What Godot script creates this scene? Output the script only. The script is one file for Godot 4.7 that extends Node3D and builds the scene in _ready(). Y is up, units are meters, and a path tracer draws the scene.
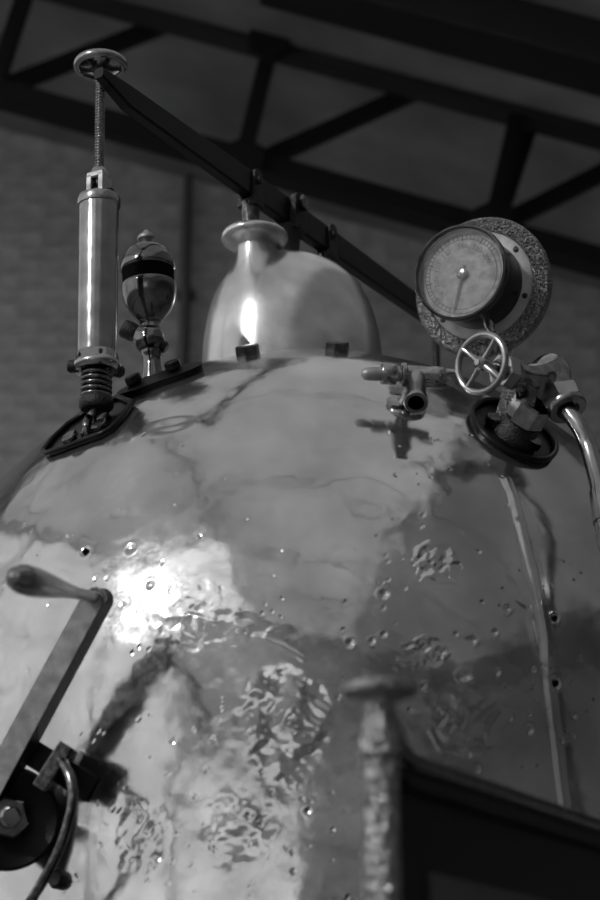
extends Node3D

# ---------------------------------------------------------------- mesh builder
class MB:
	var v := PackedVector3Array()
	var n := PackedVector3Array()
	var uv := PackedVector2Array()
	var ix := PackedInt32Array()
	func add(p: Vector3, nn: Vector3, u := Vector2.ZERO) -> int:
		v.append(p); n.append(nn); uv.append(u)
		return v.size() - 1
	func tri(a: int, b: int, c: int) -> void:
		var g: Vector3 = (v[b] - v[a]).cross(v[c] - v[a])
		ix.append(a)
		if g.dot(n[a] + n[b] + n[c]) > 0.0:
			ix.append(c); ix.append(b)
		else:
			ix.append(b); ix.append(c)
	func quad(a: int, b: int, c: int, d: int) -> void:
		tri(a, b, c); tri(a, c, d)
	func poly(pts: Array, nn: Vector3) -> void:
		var f := []
		for p in pts: f.append(add(p, nn))
		for k in range(1, f.size() - 1): tri(f[0], f[k], f[k + 1])
	func face(pts: Array, inside: Vector3) -> void:   # flat polygon that faces away from a point inside
		var nn: Vector3 = (pts[1] - pts[0]).cross(pts[2] - pts[0])
		if nn.length() < 1e-12 and pts.size() > 3: nn = (pts[2] - pts[0]).cross(pts[3] - pts[0])
		nn = nn.normalized()
		var mid := Vector3.ZERO
		for p in pts: mid += p
		if nn.dot(mid / pts.size() - inside) < 0: nn = -nn
		poly(pts, nn)

func frame(ax: Vector3, hint := Vector3.ZERO) -> Basis:   # y along ax
	var y := ax.normalized()
	var h := hint if hint != Vector3.ZERO else (Vector3.RIGHT if absf(y.x) < 0.8 else Vector3.UP)
	var x := (h - y * h.dot(y)).normalized()
	return Basis(x, y, x.cross(y))

func lathe(mb: MB, o: Vector3, ax: Vector3, prof: Array, seg := 32) -> void:   # prof: [radius, height] from the foot up
	var b := frame(ax)
	var sn := []
	for k in prof.size() - 1:
		var d := Vector2(prof[k + 1][0] - prof[k][0], prof[k + 1][1] - prof[k][1])
		sn.append(Vector2(d.y, -d.x).normalized() if d.length() > 1e-9 else Vector2(1, 0))
	for k in sn.size():
		var n0: Vector2 = sn[k]
		var n1: Vector2 = sn[k]
		if k > 0 and sn[k - 1].dot(sn[k]) > 0.72: n0 = (sn[k - 1] + sn[k]).normalized()
		if k + 1 < sn.size() and sn[k + 1].dot(sn[k]) > 0.72: n1 = (sn[k + 1] + sn[k]).normalized()
		var first := mb.v.size()
		for j in seg + 1:
			var a := TAU * j / seg
			var r: Vector3 = b.x * cos(a) + b.z * sin(a)
			mb.add(o + r * prof[k][0] + b.y * prof[k][1], r * n0.x + b.y * n0.y, Vector2(float(j) / seg, prof[k][1] * 4.0))
			mb.add(o + r * prof[k + 1][0] + b.y * prof[k + 1][1], r * n1.x + b.y * n1.y, Vector2(float(j) / seg, prof[k + 1][1] * 4.0))
		for j in seg:
			var q := first + j * 2
			if prof[k][0] > 1e-6: mb.tri(q, q + 2, q + 1)
			if prof[k + 1][0] > 1e-6: mb.tri(q + 1, q + 2, q + 3)

func prism(mb: MB, o: Vector3, ax: Vector3, sides: int, r: float, h: float, ch := 0.0, hint := Vector3.ZERO, r2 := -1.0) -> void:
	var b := frame(ax, hint)
	if r2 < 0: r2 = r
	var rings := []
	for lv in [[r - ch, 0.0], [r, ch], [r2, h - ch], [r2 - ch, h]]:
		var ring := []
		for j in sides:
			var a := TAU * (j + 0.5) / sides
			ring.append(o + (b.x * cos(a) + b.z * sin(a)) * lv[0] + b.y * lv[1])
		rings.append(ring)
	var mid := o + b.y * h * 0.5
	for k in 3:
		if ch == 0.0 and k != 1: continue
		for j in sides:
			var i := (j + 1) % sides
			mb.face([rings[k][j], rings[k][i], rings[k + 1][i], rings[k + 1][j]], mid)
	mb.poly(rings[0], -b.y)
	mb.poly(rings[3], b.y)

func tube(mb: MB, pts: Array, rad, seg := 16, caps := true) -> void:
	var cnt := pts.size()
	var t0: Vector3 = (pts[1] - pts[0]).normalized()
	var b := frame(t0)
	var ux := b.x
	var along := 0.0
	var first := mb.v.size()
	for k in cnt:
		var t: Vector3 = ((pts[mini(k + 1, cnt - 1)] - pts[maxi(k - 1, 0)]) as Vector3).normalized()
		ux = (ux - t * ux.dot(t)).normalized()
		var uz := t.cross(ux)
		var r: float = rad[k] if rad is Array else rad
		var slope := 0.0
		if rad is Array:
			var ln: float = (pts[mini(k + 1, cnt - 1)] - pts[maxi(k - 1, 0)]).length()
			slope = (rad[mini(k + 1, cnt - 1)] - rad[maxi(k - 1, 0)]) / maxf(ln, 1e-6)
		if k > 0: along += (pts[k] - pts[k - 1]).length()
		for j in seg + 1:
			var a := TAU * j / seg
			var d := ux * cos(a) + uz * sin(a)
			mb.add(pts[k] + d * r, (d - t * slope).normalized(), Vector2(float(j) / seg, along * 6.0))
	for k in cnt - 1:
		for j in seg:
			var q := first + k * (seg + 1) + j
			mb.quad(q, q + 1, q + seg + 2, q + seg + 1)
	if caps:
		for e in [0, cnt - 1]:
			var ring := []
			for j in seg: ring.append(mb.v[first + e * (seg + 1) + j])
			mb.poly(ring, -t0 if e == 0 else ((pts[cnt - 1] - pts[cnt - 2]) as Vector3).normalized())

func torus(mb: MB, o: Vector3, ax: Vector3, R: float, r: float, seg := 40, seg2 := 12, squash := 1.0) -> void:
	var b := frame(ax)
	var first := mb.v.size()
	for j in seg + 1:
		var a := TAU * j / seg
		var d := b.x * cos(a) + b.z * sin(a)
		for k in seg2 + 1:
			var c := TAU * k / seg2
			mb.add(o + d * (R + r * cos(c)) + b.y * r * squash * sin(c), (d * cos(c) * squash + b.y * sin(c)).normalized(), Vector2(float(j) / seg * 6.0, float(k) / seg2))
	for j in seg:
		for k in seg2:
			var q := first + j * (seg2 + 1) + k
			mb.quad(q, q + 1, q + seg2 + 2, q + seg2 + 1)

func loft(mb: MB, secs: Array, smooth := false) -> void:   # closed sections of equal count, flat facets, capped
	var mids := []
	for s in secs:
		var m := Vector3.ZERO
		for p in s: m += p
		mids.append(m / s.size())
	for k in secs.size() - 1:
		var c: int = secs[k].size()
		for j in c:
			var i := (j + 1) % c
			mb.face([secs[k][j], secs[k][i], secs[k + 1][i], secs[k + 1][j]], (mids[k] + mids[k + 1]) * 0.5)
	var e := secs.size() - 1
	mb.face(secs[0], mids[1])
	mb.face(secs[e], mids[e - 1])

func box(mb: MB, c: Vector3, bs: Basis, size: Vector3, ch := 0.0) -> void:
	var h := size * 0.5
	if ch <= 0.0:
		for ax in 3:
			for s in [-1.0, 1.0]:
				var nn := Vector3.ZERO
				nn[ax] = s
				var p := []
				for q in [[-1, -1], [1, -1], [1, 1], [-1, 1]]:
					var w := Vector3.ZERO
					w[ax] = s * h[ax]; w[(ax + 1) % 3] = q[0] * h[(ax + 1) % 3]; w[(ax + 2) % 3] = q[1] * h[(ax + 2) % 3]
					p.append(c + bs * w)
				mb.poly(p, (bs * nn).normalized())
		return
	for ax in 3:
		var a1 := (ax + 1) % 3
		var a2 := (ax + 2) % 3
		for s in [-1.0, 1.0]:
			var p := []
			for q in [[-1, -1], [1, -1], [1, 1], [-1, 1]]:
				var w := Vector3.ZERO
				w[ax] = s * h[ax]; w[a1] = q[0] * (h[a1] - ch); w[a2] = q[1] * (h[a2] - ch)
				p.append(c + bs * w)
			mb.face(p, c)
		for s1 in [-1.0, 1.0]:
			for s2 in [-1.0, 1.0]:
				var p := []
				for q in [[-1, 0], [1, 0], [1, 1], [-1, 1]]:
					var w := Vector3.ZERO
					w[ax] = q[0] * (h[ax] - ch)
					w[a1] = s1 * (h[a1] - (ch if q[1] == 1 else 0.0)); w[a2] = s2 * (h[a2] - (0.0 if q[1] == 1 else ch))
					p.append(c + bs * w)
				mb.face(p, c)
	for sx in [-1.0, 1.0]:
		for sy in [-1.0, 1.0]:
			for sz in [-1.0, 1.0]:
				var p := []
				for ax in 3:
					var w := Vector3(sx * (h.x - ch), sy * (h.y - ch), sz * (h.z - ch))
					w[ax] = [sx, sy, sz][ax] * h[ax]
					p.append(c + bs * w)
				mb.face(p, c)

func beam(mb: MB, a: Vector3, b: Vector3, w: float, d: float, hint := Vector3(0, 0, 1), ch := 0.0) -> void:   # d lies along the hint
	var bs := frame(b - a, hint)
	box(mb, (a + b) * 0.5, bs, Vector3(d, (b - a).length(), w), ch)

func nets(fn: Callable, lo: Vector3, hi: Vector3, cell: float) -> MB:   # surface nets of a distance field
	var nx := int((hi.x - lo.x) / cell) + 2
	var ny := int((hi.y - lo.y) / cell) + 2
	var nz := int((hi.z - lo.z) / cell) + 2
	var f := PackedFloat32Array()
	f.resize(nx * ny * nz)
	var i := 0
	for z in nz:
		for y in ny:
			for x in nx:
				f[i] = fn.call(lo + Vector3(x, y, z) * cell)
				i += 1
	var mb := MB.new()
	var id := PackedInt32Array()
	id.resize(nx * ny * nz)
	id.fill(-1)
	var off := [0, 1, nx, nx + 1, nx * ny, nx * ny + 1, nx * ny + nx, nx * ny + nx + 1]
	var cor := [Vector3(0, 0, 0), Vector3(1, 0, 0), Vector3(0, 1, 0), Vector3(1, 1, 0), Vector3(0, 0, 1), Vector3(1, 0, 1), Vector3(0, 1, 1), Vector3(1, 1, 1)]
	var ed := [[0, 1], [2, 3], [4, 5], [6, 7], [0, 2], [1, 3], [4, 6], [5, 7], [0, 4], [1, 5], [2, 6], [3, 7]]
	for z in nz - 1:
		for y in ny - 1:
			for x in nx - 1:
				var q := (z * ny + y) * nx + x
				var neg := 0
				for k in 8:
					if f[q + off[k]] < 0: neg += 1
				if neg == 0 or neg == 8: continue
				var s := Vector3.ZERO
				var c := 0
				for e in ed:
					var fa: float = f[q + off[e[0]]]
					var fb: float = f[q + off[e[1]]]
					if (fa < 0) != (fb < 0):
						s += cor[e[0]].lerp(cor[e[1]], fa / (fa - fb))
						c += 1
				var p := lo + (Vector3(x, y, z) + s / c) * cell
				var h := cell * 0.5
				var g := Vector3(fn.call(p + Vector3(h, 0, 0)) - fn.call(p - Vector3(h, 0, 0)), fn.call(p + Vector3(0, h, 0)) - fn.call(p - Vector3(0, h, 0)), fn.call(p + Vector3(0, 0, h)) - fn.call(p - Vector3(0, 0, h)))
				id[q] = mb.add(p, g.normalized())
	for z in range(1, nz - 1):
		for y in range(1, ny - 1):
			for x in range(1, nx - 1):
				var q := (z * ny + y) * nx + x
				var a := f[q] < 0
				for d in [[1, nx, nx * ny], [nx, 1, nx * ny], [nx * ny, 1, nx]]:
					if a != (f[q + d[0]] < 0):
						var p0 := id[q]
						var p1 := id[q - d[1]]
						var p2 := id[q - d[1] - d[2]]
						var p3 := id[q - d[2]]
						if p0 >= 0 and p1 >= 0 and p2 >= 0 and p3 >= 0: mb.quad(p0, p1, p2, p3)
	return mb

func capsule(p: Vector3, a: Vector3, b: Vector3, ra: float, rb: float) -> float:
	var d := b - a
	var t := clampf((p - a).dot(d) / d.length_squared(), 0.0, 1.0)
	return (p - a - d * t).length() - lerpf(ra, rb, t)

func smin(a: float, b: float, k: float) -> float:
	var h := maxf(k - absf(a - b), 0.0) / k
	return minf(a, b) - h * h * k * 0.25

# ---------------------------------------------------------------- scene tree helpers
var origin_of := {}
var taken := {}

func numbered(called: String) -> String:
	if not taken.has(called):
		taken[called] = 0
		return called
	taken[called] += 1
	return "%s_%03d" % [called, taken[called]]

func thing(called: String, label: String, category: String, at_base: Vector3, group := "") -> Node3D:
	var o := Node3D.new()
	o.name = numbered(called)
	add_child(o)
	o.position = at_base
	origin_of[o] = at_base
	o.set_meta("label", label)
	o.set_meta("category", category)
	if group != "": o.set_meta("group", group)
	return o

func structure(called: String, label := "") -> Node3D:
	var o := Node3D.new()
	o.name = called
	add_child(o)
	origin_of[o] = Vector3.ZERO
	o.set_meta("kind", "structure")
	if label != "": o.set_meta("label", label)
	return o

func put(mb: MB, called: String, m: Material, parent: Node3D, label := "") -> MeshInstance3D:
	var org: Vector3 = origin_of.get(parent, Vector3.ZERO)
	var pts := mb.v.duplicate()
	for k in pts.size(): pts[k] -= org
	var arr := []
	arr.resize(Mesh.ARRAY_MAX)
	arr[Mesh.ARRAY_VERTEX] = pts
	arr[Mesh.ARRAY_NORMAL] = mb.n
	arr[Mesh.ARRAY_TEX_UV] = mb.uv
	arr[Mesh.ARRAY_INDEX] = mb.ix
	var am := ArrayMesh.new()
	am.add_surface_from_arrays(Mesh.PRIMITIVE_TRIANGLES, arr)
	am.surface_set_material(0, m)
	var o := MeshInstance3D.new()
	o.mesh = am
	o.name = called
	parent.add_child(o, true)
	origin_of[o] = org
	if label != "": o.set_meta("label", label)
	return o

# ---------------------------------------------------------------- where things stand
const EYE := Vector3(0, 1.5, 0)
const PITCH := 20.0
const FOCAL := 1800.0
const S := Vector3(0.0156, 1.952, -2.624)   # centre of the hemispherical dome
const R := 0.62

func ray(px: float, py: float) -> Vector3:
	var c := cos(deg_to_rad(PITCH))
	var s := sin(deg_to_rad(PITCH))
	var u := (450.0 - py) / FOCAL
	return Vector3((px - 300.0) / FOCAL, u * c + s, -(c - u * s)).normalized()

func at(px: float, py: float, ahead: float) -> Vector3:
	var d := ray(px, py)
	return EYE + d * (ahead / -d.z)

func on_dome(px: float, py: float, off := 0.0) -> Vector3:
	var d := ray(px, py)
	var o := EYE - S
	var b := d.dot(o)
	var q := b * b - (o.length_squared() - (R + off) * (R + off))
	if q < 0.0:
		var near := EYE - d * b
		return S + (near - S).normalized() * (R + off)
	var p := EYE + d * (-b - sqrt(q))
	if p.y < S.y:
		var a := d.x * d.x + d.z * d.z
		b = d.x * o.x + d.z * o.z
		var c := o.x * o.x + o.z * o.z - (R + off) * (R + off)
		if b * b - a * c > 0: p = EYE + d * ((-b - sqrt(b * b - a * c)) / a)
	return p

func dome_normal(p: Vector3) -> Vector3:
	var d := p - S
	if d.y < 0: d.y = 0
	return d.normalized()

func metres(px: float, p: Vector3) -> float:   # how long px pixels are at p
	var q := p - EYE
	return px * (-q.z * cos(deg_to_rad(PITCH)) + q.y * sin(deg_to_rad(PITCH))) / FOCAL

func cam_dir(x: float, y: float, z: float) -> Vector3:   # right, up, towards the eye
	var c := cos(deg_to_rad(PITCH))
	var s := sin(deg_to_rad(PITCH))
	return (Vector3(1, 0, 0) * x + Vector3(0, c, s) * y + Vector3(0, -s, c) * z).normalized()

# ---------------------------------------------------------------- materials
var M := {}

func grey(x: float) -> Color:   # linear reflectance
	return Color(x, x, x).linear_to_srgb()

func noise_tex(freq: float, octaves: int, lo: float, hi: float, sd: int, size := 512, stretch := Vector2.ONE, normal := false, strength := 4.0, kind := FastNoiseLite.TYPE_SIMPLEX_SMOOTH) -> NoiseTexture2D:
	var f := FastNoiseLite.new()
	f.noise_type = kind
	f.seed = sd
	f.frequency = freq
	f.fractal_octaves = octaves
	var t := NoiseTexture2D.new()
	t.noise = f
	t.width = size
	t.height = size
	t.seamless = true
	if normal:
		t.as_normal_map = true
		t.bump_strength = strength
	else:
		var g := Gradient.new()
		g.set_color(0, Color(lo, lo, lo))
		g.set_color(1, Color(hi, hi, hi))
		t.color_ramp = g
	return t

func mat(called: String, refl: float, rough: float, metal: float) -> StandardMaterial3D:
	var m := StandardMaterial3D.new()
	m.resource_name = called
	m.albedo_color = grey(refl)
	m.roughness = rough
	m.metallic = metal
	M[called] = m
	return m

func grain(m: StandardMaterial3D, scale: float, alb: NoiseTexture2D, rough: NoiseTexture2D, bump: NoiseTexture2D = null, bump_cm := 0.0) -> void:
	m.uv1_triplanar = true
	m.uv1_scale = Vector3(scale, scale, scale)
	if alb: m.albedo_texture = alb
	if rough:
		m.roughness_texture = rough
		m.roughness_texture_channel = BaseMaterial3D.TEXTURE_CHANNEL_RED
	if bump:
		m.heightmap_enabled = true
		m.heightmap_texture = bump
		m.heightmap_scale = bump_cm

func materials() -> void:
	var cloudy := noise_tex(0.008, 5, 0.72, 1.0, 11)
	var rough_var := noise_tex(0.012, 5, 0.35, 1.0, 12)
	var fine := noise_tex(0.06, 4, 0.0, 1.0, 13)
	var speck := noise_tex(0.09, 3, 0.55, 1.0, 14)
	var mottled := noise_tex(0.012, 6, 0.1, 1.0, 26, 1024)
	(mottled.noise as FastNoiseLite).fractal_gain = 0.95
	var cop := mat("polished_copper", 0.76, 0.29, 0.95)
	grain(cop, 1.6, cloudy, mottled, fine, 0.012)
	var bell := mat("satin_brass", 0.84, 0.25, 0.85)
	grain(bell, 3.0, cloudy, null, fine, 0.008)
	var steel := mat("bright_steel", 0.5, 0.3, 1.0)
	grain(steel, 5.0, cloudy, rough_var)
	var armf := mat("arm_steel", 0.7, 0.45, 0.45)
	grain(armf, 4.0, noise_tex(0.02, 5, 0.6, 1.0, 19), rough_var)
	var balance := mat("balance_barrel", 0.42, 0.3, 1.0)
	grain(balance, 5.0, cloudy, rough_var)
	var worn := mat("worn_steel", 0.38, 0.34, 1.0)
	grain(worn, 6.0, noise_tex(0.03, 4, 0.35, 1.0, 15), rough_var, fine, 0.012)
	var wh := mat("dark_bronze", 0.24, 0.2, 1.0)
	grain(wh, 5.0, cloudy, rough_var)
	var blk := mat("black_paint", 0.006, 0.34, 0.0)
	blk.metallic_specular = 0.35
	grain(blk, 7.0, speck, null, fine, 0.03)
	var iron := mat("dark_iron", 0.045, 0.36, 0.6)
	grain(iron, 8.0, speck, null, noise_tex(0.07, 3, 0.0, 1.0, 17), 0.15)
	var pit := mat("pitted_iron", 0.6, 0.26, 0.95)
	grain(pit, 7.0, noise_tex(0.05, 3, 0.25, 1.0, 18), null, noise_tex(0.045, 3, 0.0, 1.0, 18), 0.9)
	var plate := mat("pale_plate", 0.42, 0.5, 0.7)
	grain(plate, 6.0, cloudy, null)
	var cb_ := mat("case_black", 0.05, 0.25, 0.5)
	grain(cb_, 6.0, cloudy, null)
	var vs := mat("valve_steel", 0.6, 0.2, 1.0)
	grain(vs, 5.0, noise_tex(0.025, 4, 0.55, 1.0, 23), rough_var)
	var ps := mat("post_steel", 0.7, 0.28, 0.9)
	grain(ps, 6.0, noise_tex(0.03, 4, 0.4, 1.0, 24), null, noise_tex(0.04, 3, 0.0, 1.0, 25), 0.5)
	var de := mat("dial_enamel", 0.34, 0.5, 0.0)
	grain(de, 9.0, noise_tex(0.012, 4, 0.45, 1.0, 27), null)
	mat("dial_ink", 0.02, 0.6, 0.0)
	var glow := mat("lamp_glow", 0.8, 0.4, 0.0)
	glow.emission_enabled = true
	glow.emission = Color.WHITE
	glow.emission_energy_multiplier = 6.0
	mat("void_black", 0.004, 0.9, 0.0).metallic_specular = 0.1
	var gl := mat("clear_glass", 0.95, 0.02, 0.0)
	gl.transparency = BaseMaterial3D.TRANSPARENCY_ALPHA
	gl.albedo_color.a = 0.05
	var dusty := mat("dusty_glass", 0.4, 0.6, 0.0)
	dusty.transparency = BaseMaterial3D.TRANSPARENCY_ALPHA
	dusty.albedo_color.a = 0.48
	var sooty := mat("sooty_glass", 0.3, 0.6, 0.0)
	sooty.transparency = BaseMaterial3D.TRANSPARENCY_ALPHA
	sooty.albedo_color.a = 0.64
	var hazy := mat("hazy_glass", 0.4, 0.6, 0.0)
	hazy.transparency = BaseMaterial3D.TRANSPARENCY_ALPHA
	hazy.albedo_color.a = 0.3
	var grimy := mat("grimy_glass", 0.3, 0.6, 0.0)
	grimy.transparency = BaseMaterial3D.TRANSPARENCY_ALPHA
	grimy.albedo_color.a = 0.8
	var wall_tone := noise_tex(0.012, 4, 0.75, 1.0, 21)
	for k in 4:
		var b := mat("painted_brick_%d" % k, [0.8, 0.75, 0.84, 0.77][k], 0.75, 0.0)
		grain(b, 0.9, wall_tone, null)
	var mo := mat("painted_mortar", 0.72, 0.85, 0.0)
	grain(mo, 0.9, wall_tone, null)
	var rf := mat("roof_lining", 0.45, 0.8, 0.0)
	grain(rf, 0.25, noise_tex(0.01, 4, 0.6, 1.0, 22), null)
	mat("truss_paint", 0.005, 0.85, 0.0)
	mat("girder_paint", 0.03, 0.85, 0.0)
	mat("pipe_paint", 0.12, 0.6, 0.0)
	var fl := mat("concrete", 0.45, 0.7, 0.0)
	grain(fl, 0.4, cloudy, null)
	mat("plain_plaster", 0.6, 0.85, 0.0)
	mat("dark_plaster", 0.35, 0.85, 0.0)
	mat("frame_paint", 0.3, 0.6, 0.0)
	var pp := mat("panel_paint", 0.006, 0.4, 0.0)
	pp.metallic_specular = 0.3
	grain(pp, 3.0, cloudy, null)
	var pl := mat("panel_field", 0.07, 0.5, 0.0)
	grain(pl, 3.0, cloudy, null)

# ---------------------------------------------------------------- build
func _ready() -> void:
	# camera
	var cam := Camera3D.new()
	cam.name = "camera"
	add_child(cam)
	cam.position = EYE
	cam.rotation_degrees.x = PITCH
	var lens := CameraAttributesPhysical.new()
	lens.frustum_focal_length = 48.0
	lens.frustum_focus_distance = 2.45
	lens.exposure_aperture = 3.2
	lens.frustum_near = 0.05
	lens.frustum_far = 200.0
	cam.attributes = lens
	cam.fov = rad_to_deg(2.0 * atan(450.0 / FOCAL))
	cam.near = 0.05
	cam.far = 200.0
	cam.current = true
	# overcast sky and exposure
	var we := WorldEnvironment.new()
	we.name = "surroundings"
	var env := Environment.new()
	env.background_mode = Environment.BG_SKY
	var sky := Sky.new()
	var sm := ProceduralSkyMaterial.new()
	sm.sky_top_color = Color(0.86, 0.86, 0.86)
	sm.sky_horizon_color = Color(0.94, 0.94, 0.94)
	sm.ground_bottom_color = Color(0.3, 0.3, 0.3)
	sm.ground_horizon_color = Color(0.6, 0.6, 0.6)
	sm.sky_energy_multiplier = 1.5
	sm.ground_energy_multiplier = 1.0
	sky.sky_material = sm
	env.sky = sky
	env.tonemap_mode = Environment.TONE_MAPPER_LINEAR
	env.tonemap_exposure = 1.55
	env.sdfgi_enabled = true
	env.ssao_enabled = true
	env.ssil_enabled = true
	we.environment = env
	add_child(we)
	materials()
	hall()
	floodlight()
	roof_steel()
	firebox()
	valve_cover()
	lever()
	spring_balance()
	whistle()
	gauge()
	steam_valve()
	tap()
	crank()
	side_panel()

# ---------------------------------------------------------------- the hall
const ZB := -8.0
const XL := -6.0
const XR := 6.0
const ZF := 7.0
var roof_a: Vector3
var roof_b: Vector3

func roof_y(x: float) -> float:
	return roof_a.y + (roof_b.y - roof_a.y) * (x - roof_a.x) / (roof_b.x - roof_a.x)

func slab(mb: MB, x0: float, x1: float, y0: float, y1: float, z0: float, z1: float) -> void:
	box(mb, Vector3((x0 + x1) / 2, (y0 + y1) / 2, (z0 + z1) / 2), Basis(), Vector3(x1 - x0, y1 - y0, z1 - z0))

func roof_piece(mb: MB, x0: float, x1: float, z0: float, z1: float) -> void:
	var low := []
	var top := []
	for q in [[x0, z0], [x1, z0], [x1, z1], [x0, z1]]:
		low.append(Vector3(q[0], roof_y(q[0]), q[1]))
		top.append(Vector3(q[0], roof_y(q[0]) + 0.16, q[1]))
	loft(mb, [low, top])

func hall() -> void:
	roof_a = at(0, 128, -ZB)
	roof_b = at(600, 290, -ZB)
	var st := structure("floor")
	var mb := MB.new()
	slab(mb, XL - 0.3, XR + 0.3, -0.2, 0.0, ZB - 0.3, ZF + 0.3)
	put(mb, "floor_slab", M.concrete, st)
	# back wall: mortar bed with painted bricks
	st = structure("wall_back")
	mb = MB.new()
	var ring0 := [Vector3(XL - 0.3, 0, ZB - 0.3), Vector3(XR + 0.3, 0, ZB - 0.3), Vector3(XR + 0.3, roof_y(XR + 0.3), ZB - 0.3), Vector3(XL - 0.3, roof_y(XL - 0.3), ZB - 0.3)]
	var ring1 := []
	for p in ring0: ring1.append(p + Vector3(0, 0, 0.3))
	loft(mb, [ring0, ring1])
	put(mb, "mortar_bed", M.painted_mortar, st)
	bricks(st)
	# side and rear walls
	st = structure("wall_right")
	mb = MB.new()
	slab(mb, XR, XR + 0.3, 0, roof_y(XR) + 0.2, ZB, ZF)
	put(mb, "wall_face", M.dark_plaster, st)
	# wall behind the camera with two windows on its left half
	st = structure("wall_front")
	mb = MB.new()
	var wx := [[-5.8, -0.6], [-0.3, 5.6]]
	var v0 := 0.9
	var v1 := 3.9
	slab(mb, XL - 0.3, XR + 0.3, 0, v0, ZF, ZF + 0.3)
	var at_x := XL - 0.3
	for w in wx:
		slab(mb, at_x, w[0], v0, v1, ZF, ZF + 0.3)
		at_x = w[1]
	ring0 = [Vector3(XL - 0.3, v1, ZF), Vector3(at_x, v1, ZF), Vector3(at_x, roof_y(at_x), ZF), Vector3(XL - 0.3, roof_y(XL - 0.3), ZF)]
	ring1 = []
	for p in ring0: ring1.append(p + Vector3(0, 0, 0.3))
	loft(mb, [ring0, ring1])
	ring0 = [Vector3(at_x, v0, ZF), Vector3(XR + 0.3, v0, ZF), Vector3(XR + 0.3, roof_y(XR + 0.3), ZF), Vector3(at_x, roof_y(at_x), ZF)]
	ring1 = []
	for p in ring0: ring1.append(p + Vector3(0, 0, 0.3))
	loft(mb, [ring0, ring1])
	put(mb, "wall_face", M.plain_plaster, st)
	var n := 0
	for w in wx:
		n += 1
		var wn := structure("window_%d" % n)
		mb = MB.new()
		for e in [w[0] + 0.04, w[1] - 0.04]: slab(mb, e - 0.04, e + 0.04, v0, v1, ZF + 0.1, ZF + 0.2)
		for e in [v0 + 0.04, v1 - 0.04]: slab(mb, w[0], w[1], e - 0.04, e + 0.04, ZF + 0.1, ZF + 0.2)
		for k in 5: slab(mb, lerpf(w[0], w[1], (k + 1) / 6.0) - 0.02, lerpf(w[0], w[1], (k + 1) / 6.0) + 0.02, v0, v1, ZF + 0.12, ZF + 0.18)
		for k in 2: slab(mb, w[0], w[1], lerpf(v0, v1, (k + 1) / 3.0) - 0.02, lerpf(v0, v1, (k + 1) / 3.0) + 0.02, ZF + 0.12, ZF + 0.18)
		put(mb, "window_frame", M.frame_paint, wn)
		for i in 6:
			for j in 3:
				mb = MB.new()
				slab(mb, lerpf(w[0], w[1], i / 6.0) + 0.015, lerpf(w[0], w[1], (i + 1) / 6.0) - 0.015, lerpf(v0, v1, j / 3.0) + 0.015, lerpf(v0, v1, (j + 1) / 3.0) - 0.015, ZF + 0.148, ZF + 0.154)
				put(mb, "pane", M.dusty_glass if n == 1 else M.grimy_glass, wn)
	# left wall with three tall windows
	st = structure("wall_left")
	var wz := [[-7.8, -3.2], [-3.0, 1.8], [2.0, 6.8]]
	var y0 := 0.9
	var y1 := 7.46
	mb = MB.new()
	slab(mb, XL - 0.1, XL, 0, y0, ZB, ZF)
	slab(mb, XL - 0.1, XL, y1, roof_y(XL) + 0.02, ZB, ZF)
	var z := ZB
	for w in wz:
		slab(mb, XL - 0.1, XL, y0, y1, z, w[0])
		z = w[1]
	slab(mb, XL - 0.1, XL, y0, y1, z, ZF)
	put(mb, "wall_face", M.plain_plaster, st)
	for w in wz:
		n += 1
		var wn := structure("window_%d" % n)
		mb = MB.new()
		for e in [w[0] + 0.04, w[1] - 0.04]: slab(mb, XL - 0.09, XL - 0.01, y0, y1, e - 0.04, e + 0.04)
		for e in [y0 + 0.04, y1 - 0.04]: slab(mb, XL - 0.09, XL - 0.01, e - 0.04, e + 0.04, w[0], w[1])
		for k in 5: slab(mb, XL - 0.08, XL - 0.03, y0, y1, lerpf(w[0], w[1], (k + 1) / 6.0) - 0.02, lerpf(w[0], w[1], (k + 1) / 6.0) + 0.02)
		for k in 4: slab(mb, XL - 0.08, XL - 0.03, lerpf(y0, y1, (k + 1) / 5.0) - 0.02, lerpf(y0, y1, (k + 1) / 5.0) + 0.02, w[0], w[1])
		put(mb, "window_frame", M.frame_paint, wn)
		for i in 6:
			for j in 5:
				mb = MB.new()
				slab(mb, XL - 0.058, XL - 0.052, lerpf(y0, y1, j / 5.0) + 0.015, lerpf(y0, y1, (j + 1) / 5.0) - 0.015, lerpf(w[0], w[1], i / 6.0) + 0.015, lerpf(w[0], w[1], (i + 1) / 6.0) - 0.015)
				put(mb, "pane", M.dusty_glass, wn)
	# roof with a long rooflight on its high side and two cross strips over the engine
	st = structure("ceiling")
	var holes := [[-5.98, -1.93, -7.0, 1.0, 5, 2], [-5.98, -1.93, 1.05, 6.6, 4, 1], [-1.88, 1.55, -5.4, 6.6, 5, 2], [1.6, 4.6, -5.0, 6.6, 5, 3]]
	mb = MB.new()
	roof_piece(mb, XL - 0.3, XR + 0.3, ZB - 0.3, -7.0)
	roof_piece(mb, XL - 0.3, XR + 0.3, 6.6, ZF + 0.3)
	roof_piece(mb, XL - 0.1, -5.98, -7.0, 6.6)
	roof_piece(mb, -5.98, -1.93, 1.0, 1.05)
	roof_piece(mb, -1.93, -1.88, -7.0, 6.6)
	roof_piece(mb, -1.88, 1.6, -7.0, -5.4)
	roof_piece(mb, 1.55, 1.6, -5.4, 6.6)
	roof_piece(mb, 1.6, 4.6, -7.0, -5.0)
	roof_piece(mb, 4.6, XR + 0.3, -7.0, 6.6)
	put(mb, "roof_lining", M.roof_lining, st)
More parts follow.
